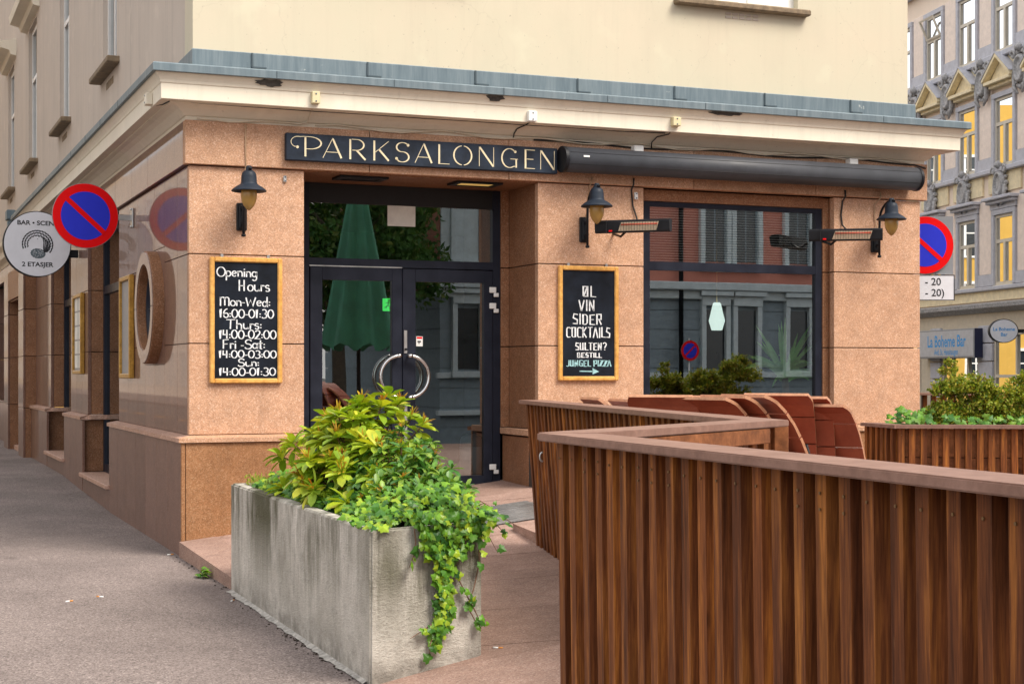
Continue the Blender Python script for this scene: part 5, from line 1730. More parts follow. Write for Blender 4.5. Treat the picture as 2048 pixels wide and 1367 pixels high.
# mound of the larger, yellow-green rhododendron: peak towards the door
rnd = random.Random(21)
def mound(n, c, rx, ry, h, rnd, zmin, shell=.45, keep=None):
    out = []
    guard = 0
    while len(out) < n and guard < 8000:
        guard += 1
        a = rnd.uniform(0, 2 * PI)
        q = math.sqrt(rnd.random())
        x, y = rx * q * math.cos(a), ry * q * math.sin(a)
        zt = h * max(0, 1 - q ** 1.35)
        z = zmin + zt * rnd.uniform(shell, 1.0)
        p = (c[0] + x, c[1] + y, z)
        if keep and not keep(p): continue
        if any((Vector(p) - Vector(o)).length < .055 for o in out): continue
        out.append(p)
    return out
def proud(tips): return tips
tips = mound(105, (.30, -4.12), .46, .95, .66, rnd, .70, .3)
tips += [(.52, -3.95, 1.30), (.55, -4.05, 1.25), (.36, -3.9, 1.26), (.42, -4.1, 1.24), (.30, -4.0, 1.24), (.62, -4.3, 1.12), (.12, -3.6, 1.06), (.0, -3.2, .90), (.05, -3.35, .99), (.2, -3.7, 1.15), (.60, -4.15, 1.16), (.25, -4.05, 1.2)]
rhodo('rhododendron', 'tall yellow-green rhododendron with spent flowers in the concrete planter', (.3, -4.1, .62), tips, .125, .028, 'leaf_yellow', 31, 9, .7, .008, 2)
tips = mound(175, (.34, -4.72), .36, .85, .44, rnd, .68, .4)
tips += [(.58, -4.95, .90), (.60, -5.15, .80), (.56, -4.7, 1.0), (.54, -5.3, .76), (.52, -4.75, 1.04)]
rhodo('small_rhododendron', 'lower blue-green rhododendron with small leaves, in front of the taller one', (.38, -4.7, .62), tips, .072, .016, 'leaf_dark', 37, 9, .22, .006)

# ivy carpet and trailing shoots
def ivy_plant(name, label, base, spots, shoots, seed, size=.06, mat='leaf_ivy'):
    rnd = random.Random(seed)
    t = thing(name, label, 'ivy', base)
    base = Vector(base)
    vs, fs = [], []
    for p, nrm in spots:
        p = Vector(p) - base
        d = (Vector(nrm) * .25 + rv(rnd)).normalized()
        d = (d - Vector(nrm) * d.dot(Vector(nrm)) * .75)
        m_roll = rnd.uniform(-.5, .5)
        s = size * rnd.choice((.55, .7, .85, 1, 1, 1.15))
        # keep the blade roughly square to the outward normal
        dd = d.normalized()
        q = rot_to(dd, 0)
        up = q @ Vector((0, 0, 1))
        nn = (Vector(nrm) - dd * Vector(nrm).dot(dd)).normalized()
        ang = math.atan2(up.cross(nn).dot(dd), up.dot(nn))
        leaf_ivy(vs, fs, p, dd, s, ang + m_roll, rnd)
    bm = BM()
    for pts in shoots:
        tube(bm, [Vector(p) - base for p in pts], [.0035] * (len(pts) - 1) + [.0015], 5, 0, False)
    obj('stem', bm, M['ivy_stem'], t, True)
    pyobj('foliage', [tuple(v) for v in vs], fs, M[mat], t)
    return t
rnd = random.Random(77)
spots, shoots = [], []
inn_t = inset(PL, -.02)
def in_planter(x, y, e=.0):
    x0 = -.185 + (y + 5.835) / 3.585 * .06 - e
    x1 = .495 + (y + 5.645) / 3.395 * .065 + e
    return x0 < x < x1 and -5.83 - e < y < -2.26
for k in range(2300):
    y = rnd.uniform(-5.86, -2.75); x = rnd.uniform(-.2, .66)
    if not in_planter(x, y, .045): continue
    if y > -5.25 and x < -.085 + .02 * rnd.random(): continue
    if y > -5.1 and x > .12 and rnd.random() < .75: continue
    front = max(0, min(1, (-5.0 - y) / .4))
    edge = min(x + .12, .56 - x)
    hgt = .03 + (.10 + .07 * front) * max(0, min(1, edge / .2))
    spots.append(((x, y, PZ1 + hgt * rnd.uniform(.1, 1.0)), (rnd.uniform(-.5, .3), -.55, .8)))
# front face direction and normal
F0, F1 = Vector((-.185, -5.835, 0)), Vector((.495, -5.645, 0))
fu = (F1 - F0).normalized(); fn = Vector((fu.y, -fu.x, 0))
def on_front(u, z, off): return F0 + fu * (u * (F1 - F0).length) + fn * off + Vector((0, 0, z))
def ux(px): return (px - 742) / 220.0          # photo x to fraction along the front
def zpx(py): return 1.47 - (py - 740) * 8.15 / 3122
for k in range(260):        # overhanging fringe along the front rim
    u = rnd.uniform(.36, .98)
    drop = rnd.uniform(0, 1) ** 1.4 * (.10 + .16 * math.exp(-((u - .62) / .25) ** 2))
    spots.append((tuple(on_front(u, PZ1 + .06 - drop, .03 + .05 * rnd.random())), (fn.x, fn.y, .35)))
def trail(path, n, spread, size_off=.03):
    pts = [on_front(ux(a), zpx(b), .02 + .008 * math.sin(k)) for k, (a, b) in enumerate(path)]
    shoots.append(pts)
    for k in range(n):
        f = rnd.random() * (len(pts) - 1)
        i = int(f); p = pts[i].lerp(pts[i + 1], f - i)
        p = p + fu * rnd.uniform(-spread, spread) + fn * rnd.uniform(.01, .035)
        spots.append((tuple(p), (fn.x, fn.y, .3 + rnd.uniform(-.2, .2))))
trail([(870, 1048), (872, 1110), (868, 1160), (872, 1220), (868, 1262), (860, 1290)], 150, .034)
trail([(885, 1048), (890, 1105), (882, 1160), (884, 1215), (878, 1258)], 95, .034)
trail([(860, 1050), (862, 1095), (858, 1130)], 26, .04)
trail([(905, 1048), (900, 1090), (908, 1120)], 22, .035)
trail([(868, 1255), (852, 1285), (850, 1318)], 3, .01)
trail([(880, 1235), (850, 1250), (812, 1270)], 4, .012)
trail([(905, 1150), (922, 1190), (940, 1225), (958, 1260)], 9, .014)
trail([(950, 1075), (952, 1130), (940, 1185), (925, 1228)], 8, .012)
trail([(925, 1215), (938, 1240), (948, 1262)], 3, .01)
trail([(822, 1050), (824, 1080), (820, 1105), (812, 1130)], 5, .012)
for (dx, dy, dz) in ((.20, -.1, -.05), (.24, .0, -.14), (.14, -.12, -.22), (.2, .1, .0), (.3, -.05, -.1)):   # shoots reaching past the right edge
    p0 = Vector((.46, -5.5, PZ1 + .05)); p1 = p0 + Vector((dx, dy, dz))
    pm = p0.lerp(p1, .5) + Vector((0, 0, .05))
    shoots.append([p0, pm, p1])
    for k in range(7):
        q = p0.lerp(p1, rnd.random()) + Vector((rnd.uniform(-.02, .02), rnd.uniform(-.02, .02), rnd.uniform(0, .05)))
        spots.append((tuple(q), (.1, -.6, .6)))
ivy_plant('trailing_ivy', 'bright green ivy spilling over the front of the concrete planter', (.2, -5.0, .62), spots, shoots, 4, .048)
# stonecrop cushion at the far left end of the planter
vs, fs = [], []
rnd = random.Random(9)
for k in range(900):
    y = rnd.uniform(-3.05, -2.33); x = rnd.uniform(-.05, .42)
    p = (x, y, PZ1 - .04 + rnd.uniform(0, .075) + .02)
    leaf_simple(vs, fs, p, (rnd.uniform(-.5, .5), rnd.uniform(-.5, .5), 1), rnd.uniform(.02, .04), .005, rnd.uniform(0, 6))
o = pyobj('stonecrop', [tuple(v) for v in vs], fs, M['leaf_sedum']); tag(o, 'yellow-green stonecrop cushion at the end of the planter nearest the building', 'ground cover', None, 'stuff')
# weed at the foot of the kerb and cigarette ends on the pavement
vs, fs = [], []
for k in range(26):
    a = rnd.uniform(0, 6.28)
    leaf_ivy(vs, fs, (rnd.uniform(-.04, .04), rnd.uniform(-.07, .07), rnd.uniform(.01, .07)), (math.cos(a), math.sin(a), rnd.uniform(0, .6)), .045, rnd.uniform(-.4, .4), rnd)
o = pyobj('weed', [tuple(v) for v in vs], fs, M['leaf_ivy']); o.location = (-.16, -1.45, walk_z(-1.45)); tag(o, 'little green weed growing at the foot of the terrace kerb', 'weed')
def butt(x, y, a, label, z=None):
    t = thing('cigarette_butt', label, 'litter', (x, y, (walk_z(y) if z is None else z) + .006), a)
    bm = BM(); tube(bm, [(0, 0, 0), (.03, 0, 0)], .005, 8); obj('paper', bm, M['white'], t)
    bm = BM(); tube(bm, [(.03, 0, 0), (.055, 0, 0)], .0052, 8); obj('filter', bm, M['butt_tip'], t)
butt(-1.29, -2.35, .4, 'cigarette end with yellow filter lying alone on the pavement')
butt(-1.02, -2.22, 2.4, 'cigarette end with brown filter on the pavement, the one closer to the planter')
butt(-.23, -2.75, 1.0, 'cigarette end at the planter\'s bottom corner nearest the building')
butt(.60, -5.55, -.6, 'cigarette end on the terrace slabs beside the ivy-covered planter end', terr_z(.6, -5.55))
butt(-.17, .08, .2, 'white cigarette end at the foot of the building corner')

# ------------------------------------------------------------------ terrace fence of upright slats
ZT = 1.25
FP = [Vector((-.47, -11.9)), Vector((-.315, -8.43)), Vector((1.10, -7.45)), Vector((1.955, -2.80))]   # outside of the fence lies to the left
def offset_line(P, d):
    out = []
    for i, p in enumerate(P):
        def left(a, b):
            e = (b - a).normalized(); return Vector((-e.y, e.x))
        if i == 0: n = left(P[0], P[1]); out.append(p + n * d)
        elif i == len(P) - 1: n = left(P[-2], P[-1]); out.append(p + n * d)
        else:
            n1, n2 = left(P[i - 1], p), left(p, P[i + 1])
            out.append(p + (n1 + n2) * (d / (1 + n1.dot(n2))))
    return out
M['screw'] = plain('dull_brass_screw', (.19, .11, .045), .5, metal=.3)
fence = thing('slatted_fence', 'zigzag terrace fence of brown upright slats with a wide flat top rail', 'fence', (.3, -8, 0))
capo, capi = offset_line(FP, .055), offset_line(FP, -.135)
def slat_run(bm, a, b, out, zb, lean=(0, 0), w_=.050, dp=.088, pitch=.107, zt=ZT - .03, seed=0, first=.02, screws=None):
    rnd = random.Random(seed)
    e = (b - a); L = e.length; e.normalize()
    n = int((L - first) / pitch) + 1
    for k in range(n):
        s = first + k * pitch + rnd.uniform(-.004, .004)
        if s + w_ > L + .04: break
        j = rnd.uniform(-.004, .004)
        c0 = a + e * s + out * (.0 + j); c1 = c0 + e * w_
        top = [c0, c1, c1 - out * dp, c0 - out * dp]
        ln = Vector(lean)
        vt = [bm.verts.new((p.x, p.y, zt)) for p in top]
        z_b = zb(c0.x, c0.y)
        vb = [bm.verts.new((p.x + ln.x, p.y + ln.y, z_b)) for p in top]
        bm.faces.new(vt); bm.faces.new(list(reversed(vb)))
        for q in range(4):
            bm.faces.new((vb[q], vb[(q + 1) % 4], vt[(q + 1) % 4], vt[q]))
        if screws is not None:
            c = (c0 + c1) / 2 + out * .001
            for zz in ((zt - .055,) if rnd.random() < .8 else (zt - .05, zt - .09)):
                f3 = Matrix(((e.x, 0, out.x, c.x), (e.y, 0, out.y, c.y), (0, 1, 0, zz), (0, 0, 0, 1)))
                prism(screws, [(.004 * math.cos(q), .004 * math.sin(q)) for q in [2 * PI * i / 8 for i in range(8)]], 0, .0025, f3)
    bmesh.ops.recalc_face_normals(bm, faces=bm.faces[:])
for k in range(3):
    a, b = FP[k], FP[k + 1]
    e = (b - a).normalized(); out = Vector((-e.y, e.x))
    bm = BM()
    sc = BM()
    lean = (.075, -.02) if k == 2 else ((.02, 0) if k == 0 else (0, 0))
    if k == 1: slat_run(bm, a + e * .09, b - e * .02, out, lambda x, y: terr_z(x, y) + .01, lean, seed=k, screws=sc)
    elif k == 0: slat_run(bm, b + -e * .02, a, out, lambda x, y: terr_z(x, y) + .01, lean, seed=k + 40, screws=sc)
    else: slat_run(bm, b - e * .0, a + e * .05, out, lambda x, y: terr_z(x, y) + .008, lean, seed=k, screws=sc)
    bmesh.ops.translate(bm, verts=bm.verts[:], vec=-fence.location); bmesh.ops.translate(sc, verts=sc.verts[:], vec=-fence.location)
    bmesh.ops.recalc_face_normals(bm, faces=bm.faces[:])
    sp = obj('slat_panel', bm, M['slat'], fence)
    bmesh.ops.recalc_face_normals(sc, faces=sc.faces[:])
    obj('screw', sc, M['screw'], sp)
    bm = BM()
    g = .002
    a0, a1 = (capo[k], capi[k]); b0, b1 = (capo[k + 1], capi[k + 1])
    ee = e * g
    prism(bm, [(p.x, p.y) for p in (a1 + ee, b1 - ee, b0 - ee, a0 + ee)], ZT - .028, ZT + (.0, .0015, .0007)[k])
    bmesh.ops.translate(bm, verts=bm.verts[:], vec=-fence.location)
    bmesh.ops.recalc_face_normals(bm, faces=bm.faces[:])
    bmesh.ops.bevel(bm, geom=bm.edges[:], offset=.004, segments=2, affect='EDGES')
    obj('cap_rail', bm, M['cap'], fence)
    bm = BM()   # inner rails
    m = (a + b) / 2 - out * (.088 + .022) - e * (.0 if k != 1 else .06)
    L = (b - a).length
    for z0, z1 in ((ZT - .095, ZT - .031), (.42, .52)):
        sh = .16 if k == 2 else 0
        obox(bm, (m.x + (lean[0] if z0 < .6 else 0) * .75 + e.x * sh, m.y + e.y * sh), e, L - .16 - 2 * sh, .042, z0, z1, .003)
    bmesh.ops.translate(bm, verts=bm.verts[:], vec=-fence.location)
    obj('inner_rail', bm, M['cap_rail'], fence)
    for s in (.15, L / 2, L - .15):
        if k == 1: continue
        p = a + e * s - out * (.088 + .044 + .035)
        bm = BM(); obox(bm, (p.x, p.y), e, .07, .07, -.2, ZT - .032, .004)
        bmesh.ops.translate(bm, verts=bm.verts[:], vec=-fence.location)
        obj('post', bm, M['cap_rail'], fence)
bm = BM()
p = FP[1] + Vector((.0, .06))
tube(bm, [(p.x - .03 - .012 * math.cos(R(q)), p.y - .03, 1.165 + .016 * math.sin(R(q))) for q in range(-90, 91, 18)], .003, 6)
bmesh.ops.translate(bm, verts=bm.verts[:], vec=-fence.location)
obj('hook', bm, M['alu'], fence)

# metal grate set in the ramp before the door
t = thing('floor_grate', 'ribbed aluminium entrance grate set in the ramp before the glass door', 'grate', (2.0, -1.28, terr_z(2.0, -1.28) + .003))
bm = BM()
for k in range(9):
    y = -.44 + k * .105
    for (xa, xb) in ((-.85, .12), (.125, .80)):
        v = []
        for x in (xa, xb):
            for yy in (y, y + .072):
                zz = .1106 * x + .0235 * yy
                v.append((x, yy, zz + .012))
        q = [bm.verts.new(v[i]) for i in (0, 2, 3, 1)]
        lo = [bm.verts.new((p.co.x, p.co.y, p.co.z - .015)) for p in q]
        bm.faces.new(q)
        for i in range(4): bm.faces.new((lo[i - 1], lo[i], q[i], q[i - 1]))
bmesh.ops.recalc_face_normals(bm, faces=bm.faces[:])
obj('ribs', bm, M['alu'], t)
bm = BM(); bm.faces.new([bm.verts.new((x, y, .1106 * x + .0235 * y + .003)) for x, y in ((-.86, -.46), (.81, -.46), (.81, .51), (-.86, .51))]); obj('mat', bm, M['black'], t)

# ------------------------------------------------------------------ stacked terrace chairs
BACK = [(.0, .44), (-.012, .55), (-.035, .66), (-.07, .77), (-.12, .87), (-.175, .945), (-.225, .99), (-.245, 1.005)]
def back_pt(s):
    segs = [math.dist(p, q) for p, q in zip(BACK, BACK[1:])]
    T = sum(segs); d = s * T
    for (p, q), l in zip(zip(BACK, BACK[1:]), segs):
        if d <= l + 1e-9: return (p[0] + (q[0] - p[0]) * d / l, p[1] + (q[1] - p[1]) * d / l)
        d -= l
    return BACK[-1]
def chair_slat(s0, s1, Wd, top=False):
    bm = BM()
    n = 6
    rows = []
    TH = .02
    for k in range(n + 1):
        s = s0 + (s1 - s0) * k / n
        y, z = back_pt(s); y2, z2 = back_pt(min(1, s + .02)); y1_, z1_ = back_pt(max(0, s - .02))
        tx = Vector((y2 - y1_, z2 - z1_)).normalized(); nx = Vector((-tx.y, tx.x))    # towards the back
        hw = Wd / 2
        if top and k >= n - 1: hw -= .008 if k == n - 1 else .022
        f = Vector((y, z)) + nx * TH / 2; b_ = Vector((y, z)) - nx * TH / 2
        rows.append([bm.verts.new((-hw, f.x, f.y)), bm.verts.new((hw, f.x, f.y)), bm.verts.new((hw, b_.x, b_.y)), bm.verts.new((-hw, b_.x, b_.y))])
    for a, b in zip(rows, rows[1:]):
        for k in range(4):
            f = bm.faces.new((a[k], a[(k + 1) % 4], b[(k + 1) % 4], b[k]))
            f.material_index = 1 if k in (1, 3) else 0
    bm.faces.new(list(reversed(rows[0])))
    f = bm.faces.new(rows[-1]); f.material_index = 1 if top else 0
    bmesh.ops.recalc_face_normals(bm, faces=bm.faces[:])
    return bm
def make_chair():
    t = thing('terrace_chair', 'x', 'chair', (0, 0, 0), 0, 'stacked slatted terrace chairs')
    for k, (s0, s1) in enumerate(((.10, .385), (.40, .685), (.70, 1.0))):
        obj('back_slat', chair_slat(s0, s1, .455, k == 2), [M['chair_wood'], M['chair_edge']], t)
    for k in range(3):
        bm = BM(); box(bm, -.20, .20, .03, .048, .16 + k * .105, .255 + k * .105, .006); obj('seat_slat', bm, M['chair_wood'], t)
    for s in (-1, 1):
        bm = BM(); tube(bm, [(s * .2, .015, .62), (s * .2, .03, .43), (s * .2, -.01, .2), (s * .2, -.03, 0.01)], .011, 8); obj('leg', bm, M['black'], t)
        bm = BM(); tube(bm, [(s * .18, .03, .60), (s * .18, .06, .3), (s * .18, .07, .01)], .011, 8); obj('leg', bm, M['black'], t)
    return t
proto = make_chair()
fwv, rtv = Vector((.381, .9246)), Vector((.9246, -.381))
def put_chair(o, top, kr, kf, label, dz=0.0, tilt=0.0):
    f = (rtv * kr + fwv * kf).normalized()
    yy = -.245 * math.cos(tilt) - 1.005 * math.sin(tilt)
    zz = -.245 * math.sin(tilt) + 1.005 * math.cos(tilt)
    p = Vector(top) - f * yy
    o.location = (p.x, p.y, 1.295 + dz - zz)
    o.rotation_euler = (tilt, 0, math.atan2(-f.x, f.y))
    o['label'] = label
CH = [
 ((2.095, -4.66), .34, .94, 'terrace chair showing the full width of its pale red-brown back over the fence', .012, 0),
 ((2.21, -4.66), .36, .93, 'terrace chair second behind the full-width back of its stack', .004, 0),
 ((2.335, -4.67), .36, .93, 'terrace chair third in the stack that starts with the full-width back', .006, 0),
 ((2.25, -4.92), .80, .60, 'terrace chair with curved edge, first of the three turned sideways', .0, .26),
 ((2.37, -4.96), .82, .57, 'terrace chair with curved edge, between the two other sideways chairs', .012, .26),
 ((2.49, -5.0), .84, .54, 'terrace chair with curved edge and pale top, last of the sideways three', .016, .26),
 ((2.84, -4.83), .33, .94, 'terrace chair with broad dark red back, behind the sideways chairs', .02, 0),
 ((2.975, -4.84), .34, .94, 'terrace chair tucked beside the broad dark red back', .0, 0),
 ((3.075, -4.90), .62, .86, 'terrace chair leaning over at the far window end of the row', -.05, .2),
 ((1.84, -4.15), .97, .25, 'terrace chair showing only its low top edge behind the fence, nearer the door', -.01, 0),
 ((2.00, -4.25), .97, .25, 'terrace chair showing only its low top edge, next to the full-width back', -.02, 0),
]
for k, (top, kr, kf, lab, dz, tl) in enumerate(CH):
    o = proto if k == 0 else copy_tree(proto)
    put_chair(o, top, kr, kf, lab, dz, tl)

# ------------------------------------------------------------------ wooden planter with hedge by the far corner
t = thing('wooden_planter', 'brown slatted wooden planter with box hedge at the far terrace corner', 'planter', (6.2, -2.6, .3))
WP = [Vector((7.9, -3.985)), Vector((5.375, -2.645)), Vector((5.48, -2.05)), Vector((8.4, -1.9))]
bm, sc = BM(), BM()
zt = 1.016
for k in (0, 1):
    a, b = (WP[1], WP[0]) if k == 0 else (WP[1], WP[2])
    e = (b - a).normalized(); out = Vector((-e.y, e.x)) * (-1 if k == 0 else 1)
    slat_run(bm, a + e * (.01 if k == 0 else .07), b, out, lambda x, y: .3, (0, 0), .052, .06, .0925 if k == 0 else .10, zt - .03, 70 + k, .0, sc)
for q in (bm, sc): bmesh.ops.translate(q, verts=q.verts[:], vec=-t.location)
sp = obj('slat_panel', bm, M['slat'], t)
bmesh.ops.recalc_face_normals(sc, faces=sc.faces[:])
obj('screw', sc, M['screw'], sp)
bm = BM()   # boards behind the slats
ins = [Vector((7.9, -3.985)), Vector((5.375, -2.645)), Vector((5.48, -2.05)), Vector((8.4, -1.9))]
cen = sum(ins, Vector((0, 0))) / 4
for z0, z1 in ((.3, .52), (.527, .74), (.747, .98)):
    prism(bm, [(p.x, p.y) for p in [q + (cen - q).normalized() * .085 for q in ins]][::-1], z0, z1)
bmesh.ops.recalc_face_normals(bm, faces=bm.faces[:])
bmesh.ops.translate(bm, verts=bm.verts[:], vec=-t.location); obj('inner_board', bm, M['cap_rail'], t)
for a, b, nm in ((WP[1], WP[0], -1), (WP[1], WP[2], 1)):
    e = (b - a).normalized(); out = Vector((-e.y, e.x)) * nm
    bm = BM()
    q = [a + out * .045 - e * .05, b + out * .045, b - out * .10, a - out * .10 + e * .02]
    if nm < 0: q = [a + out * .045 - e * .035, b + out * .045, b - out * .10, a - out * .10 - e * .035]
    prism(bm, [(p.x, p.y) for p in q], zt - .028 + (.0 if nm < 0 else -.001), zt + (.001 if nm < 0 else 0))
    bmesh.ops.recalc_face_normals(bm, faces=bm.faces[:])
    bmesh.ops.translate(bm, verts=bm.verts[:], vec=-t.location); obj('cap_rail', bm, M['cap'], t)

def box_shrub(name, label, base, blobs, n, seed, size=.028, mat='leaf_box'):
    rnd = random.Random(seed)
    t = thing(name, label, 'shrub', base, 0, 'box shrubs in the wooden planter')
    vs, fs = [], []
    bm = BM()
    tot = sum(b[3] ** 2 for b in blobs)
    for (x, y, z, r) in blobs:
        m = int(n * r * r / tot)
        tw = max(4, m // 22)
        for k in range(tw):
            d = rv(rnd); d.z = abs(d.z) * .9 + .1
            tip = Vector((x, y, z)) + d * r * rnd.uniform(.55, 1.12)
            root = Vector((x, y, z)) + d * r * .2
            if k % 3 == 0: tube(bm, [root, tip], .003, 4, 0, False)
            for j in range(22):
                s = rnd.uniform(.25, 1.0)
                p = root.lerp(tip, s) + rv(rnd) * .018
                leaf_simple(vs, fs, p, (d + rv(rnd) * 1.1), size * rnd.uniform(.7, 1.3), size * .36, rnd.uniform(0, 6))
    obj('stem', bm, M['stem'], t)
    pyobj('foliage', [tuple(v) for v in vs], fs, M[mat], t)
box_shrub('box_shrub', 'box shrub with one tall upright sprig, next to the building corner', (6.05, -2.5, 1.08), [(-.02, .0, .17, .17), (.16, -.05, .18, .19), (.0, .05, .36, .08), (.02, .05, .44, .06), (-.1, .02, .0, .15), (.26, -.1, .08, .17), (.1, .02, .22, .14), (-.12, -.02, .2, .1), (.05, 0, -.08, .24), (.3, -.12, -.06, .22), (-.1, 0, -.1, .18)], 13000, 3)
box_shrub('box_shrub', 'box shrub in the middle of the wooden planter, below the box sign', (6.55, -2.72, 1.06), [(0, 0, .12, .2), (.18, -.1, .2, .2), (-.2, .05, .06, .18), (.3, -.1, .08, .2), (.1, 0, .3, .12), (-.25, .08, .2, .14), (.32, -.1, .28, .14), (0, 0, -.1, .28), (.28, -.12, -.1, .25), (-.24, .1, -.1, .22)], 17000, 4)
box_shrub('box_shrub', 'tallest box shrub in the wooden planter, under the round blade sign', (7.1, -2.9, 1.08), [(0, 0, .2, .22), (.15, -.1, .3, .2), (-.15, .05, .1, .2), (.4, -.2, .25, .26), (.1, 0, .40, .14), (-.22, .05, .25, .12), (.3, -.1, .45, .14), (0, 0, -.08, .28), (.3, -.15, -.06, .28), (-.26, .1, -.1, .24)], 18000, 5)
spots = []
rnd = random.Random(15)
for k in range(330):
    u = rnd.uniform(.02, 1)
    p = WP[1].lerp(WP[0], u)
    e = (WP[0] - WP[1]).normalized(); inn_ = Vector((-e.y, e.x))
    p = p + inn_ * rnd.uniform(.06, .36)
    spots.append(((p.x, p.y, zt + rnd.uniform(-.01, .06)), (-.3, -.7, .6)))
for k in range(90):
    spots.append(((rnd.uniform(5.55, 6.0), rnd.uniform(-2.6, -2.2), zt + rnd.uniform(0, .12)), (-.4, -.6, .7)))
ivy_plant('ivy', 'ivy growing along the front rim of the wooden planter', (6.2, -2.6, .95), spots, [], 6, .06, 'leaf_shade')
# second slatted fence seen over the hedge
t = thing('slatted_fence', 'low slatted fence glimpsed over the hedge before the shop front', 'fence', (8.6, .2, 0))
bm = BM()
slat_run(bm, Vector((7.75, .5)), Vector((10.6, -.7)), Vector((-.388, -.922)), lambda x, y: .2, (0, 0), .05, .06, .1, 1.2, 90)
bmesh.ops.translate(bm, verts=bm.verts[:], vec=-t.location); obj('slat_panel', bm, M['slat'], t)
bm = BM(); obox(bm, (9.17, -.1), (2.85, -1.2), 3.1, .18, 1.202, 1.23, .003); bmesh.ops.translate(bm, verts=bm.verts[:], vec=-t.location); obj('cap_rail', bm, M['cap'], t)
# ------------------------------------------------------------------ ornate pale house across the side street (right background)
H = thing('ornate_apartment_house', 'pale ornate apartment house with grey-blue trim, carved cartouches and yellow-lit windows', 'building', (28.25, 22.536, 0), math.atan2(.9749, .2227))
UC = [1.085 + 2.39 * k for k in range(-2, 6)]
FL = [(4.0, 6.08), (7.5, 9.55), (10.9, 13.0)]
WH = .58
bm = BM()
wall_grid(bm, 'x', -9, 22, 3.3, 17, -.6, 0, [(u - WH, u + WH, a, b) for u in UC for a, b in FL])
box(bm, -9, 22, -8, -7.8, -1, 17); box(bm, -9, -8.8, -7.8, -.6, -1, 17); box(bm, 21.8, 22, -7.8, -.6, -1, 17); box(bm, -8.8, 21.8, -7.8, -.6, 16.8, 17)
obj('wall', bm, M['h_pale'], H)
bm = BM()
for z0, z1, d in ((3.86, 4.0 - .02, .16), (7.34, 7.48, .2), (10.72, 10.88, .2), (13.9, 14.3, .3)):
    box(bm, -9, 22, .002, d, z0, z1, .02)
for z0, z1 in ((4.0, 4.35), (7.48, 7.85), (10.88, 11.25)):
    for u in UC: 
        box(bm, u + WH + .14, u + 2.39 - WH - .14, .002, .09, z0 + .002, z1)
obj('string_course', bm, M['h_grey'], H)
for z0, z1 in ((4.35, 6.55), (7.85, 9.9), (11.25, 13.2)):
    for u in UC:
        bm = BM(); box(bm, u + WH + .24, u + 2.39 - WH - .24, .003, .07, z0 + .004, z1, .01); obj('pilaster', bm, M['h_trim'], H)
bm = BM()
for u in UC:
    for z0, z1 in ((6.75, 7.33), (10.2, 10.71)):
        box(bm, u - 1.0, u + 1.0, .003, .06, z0, z1)
box(bm, -9, 22, .003, .05, 3.55, 3.85)
obj('frieze', bm, M['h_ochre'], H)
bm = BM()
prof = [(0, 3.2), (.1, 3.22), (.3, 3.34), (.32, 3.46), (0, 3.52)]
A = [bm.verts.new((-9, o, z)) for o, z in prof]; Bq = [bm.verts.new((22, o, z)) for o, z in prof]
for k in range(len(prof) - 1): bm.faces.new((A[k], A[k + 1], Bq[k + 1], Bq[k]))
bmesh.ops.recalc_face_normals(bm, faces=bm.faces[:])
obj('shop_cornice', bm, M['h_stone'], H)

def house_window(par, u, z0, z1, hw, open_=False, surround=True, y=0.0):
    bm = BM()
    yi = y - .035
    zt_ = z0 + (z1 - z0) * .60
    box(bm, u - hw, u - hw + .07, yi, yi + .08, z0, z1); box(bm, u + hw - .07, u + hw, yi, yi + .08, z0, z1)
    for a, b in ((z0, z0 + .1), (zt_, zt_ + .1), (z1 - .08, z1)): box(bm, u - hw + .07, u + hw - .07, yi + .003, yi + .077, a, b)
    box(bm, u - .06, u + .06, yi + .004, yi + .09, z0 + .1, zt_)
    box(bm, u - hw - .02, u + hw + .02, y - .05, y + .12, z0 - .06, z0 - .001)
    w_ = obj('window', bm, M['h_frame'], par)
    bm = BM(); sheet_x(bm, u - hw + .06, u + hw - .06, yi + .035, z0 + .08, z1 - .06); obj('pane', bm, M['glass_house'], w_)
    bm = BM(); box(bm, u - hw + .01, u + hw - .01, yi - .04, yi - .01, z0, z1); obj('curtain', bm, M['h_curtain'], w_)  # added sheet, its yellow stands for a reflection in the pane
    if surround:
        bm = BM()
        for a, b in ((u - hw - .15, u - hw), (u + hw, u + hw + .15)): box(bm, a, b, y - .02, y + .11, z0, z1 + .001, .012)
        box(bm, u - hw - .15, u + hw + .15, y - .02, y + .112, z1 + .002, z1 + .16, .012)
        obj('surround', bm, M['h_grey'], w_)
    if open_:   # the hopper light tilted out
        bm = BM()
        Mt = Matrix.Translation((u, yi + .08, zt_ + .1)) @ Matrix.Rotation(R(-24), 4, 'X')
        hh = z1 - zt_ - .2
        box(bm, -hw + .07, hw - .07, 0, .05, 0, .06, 0, 0, Mt); box(bm, -hw + .07, hw - .07, 0, .05, hh, hh + .06, 0, 0, Mt)
        box(bm, -hw + .07, -hw + .14, .001, .049, .06, hh, 0, 0, Mt); box(bm, hw - .14, hw - .07, .001, .049, .06, hh, 0, 0, Mt)
        s = obj('tilted_sash', bm, M['h_frame'], w_)
    return w_
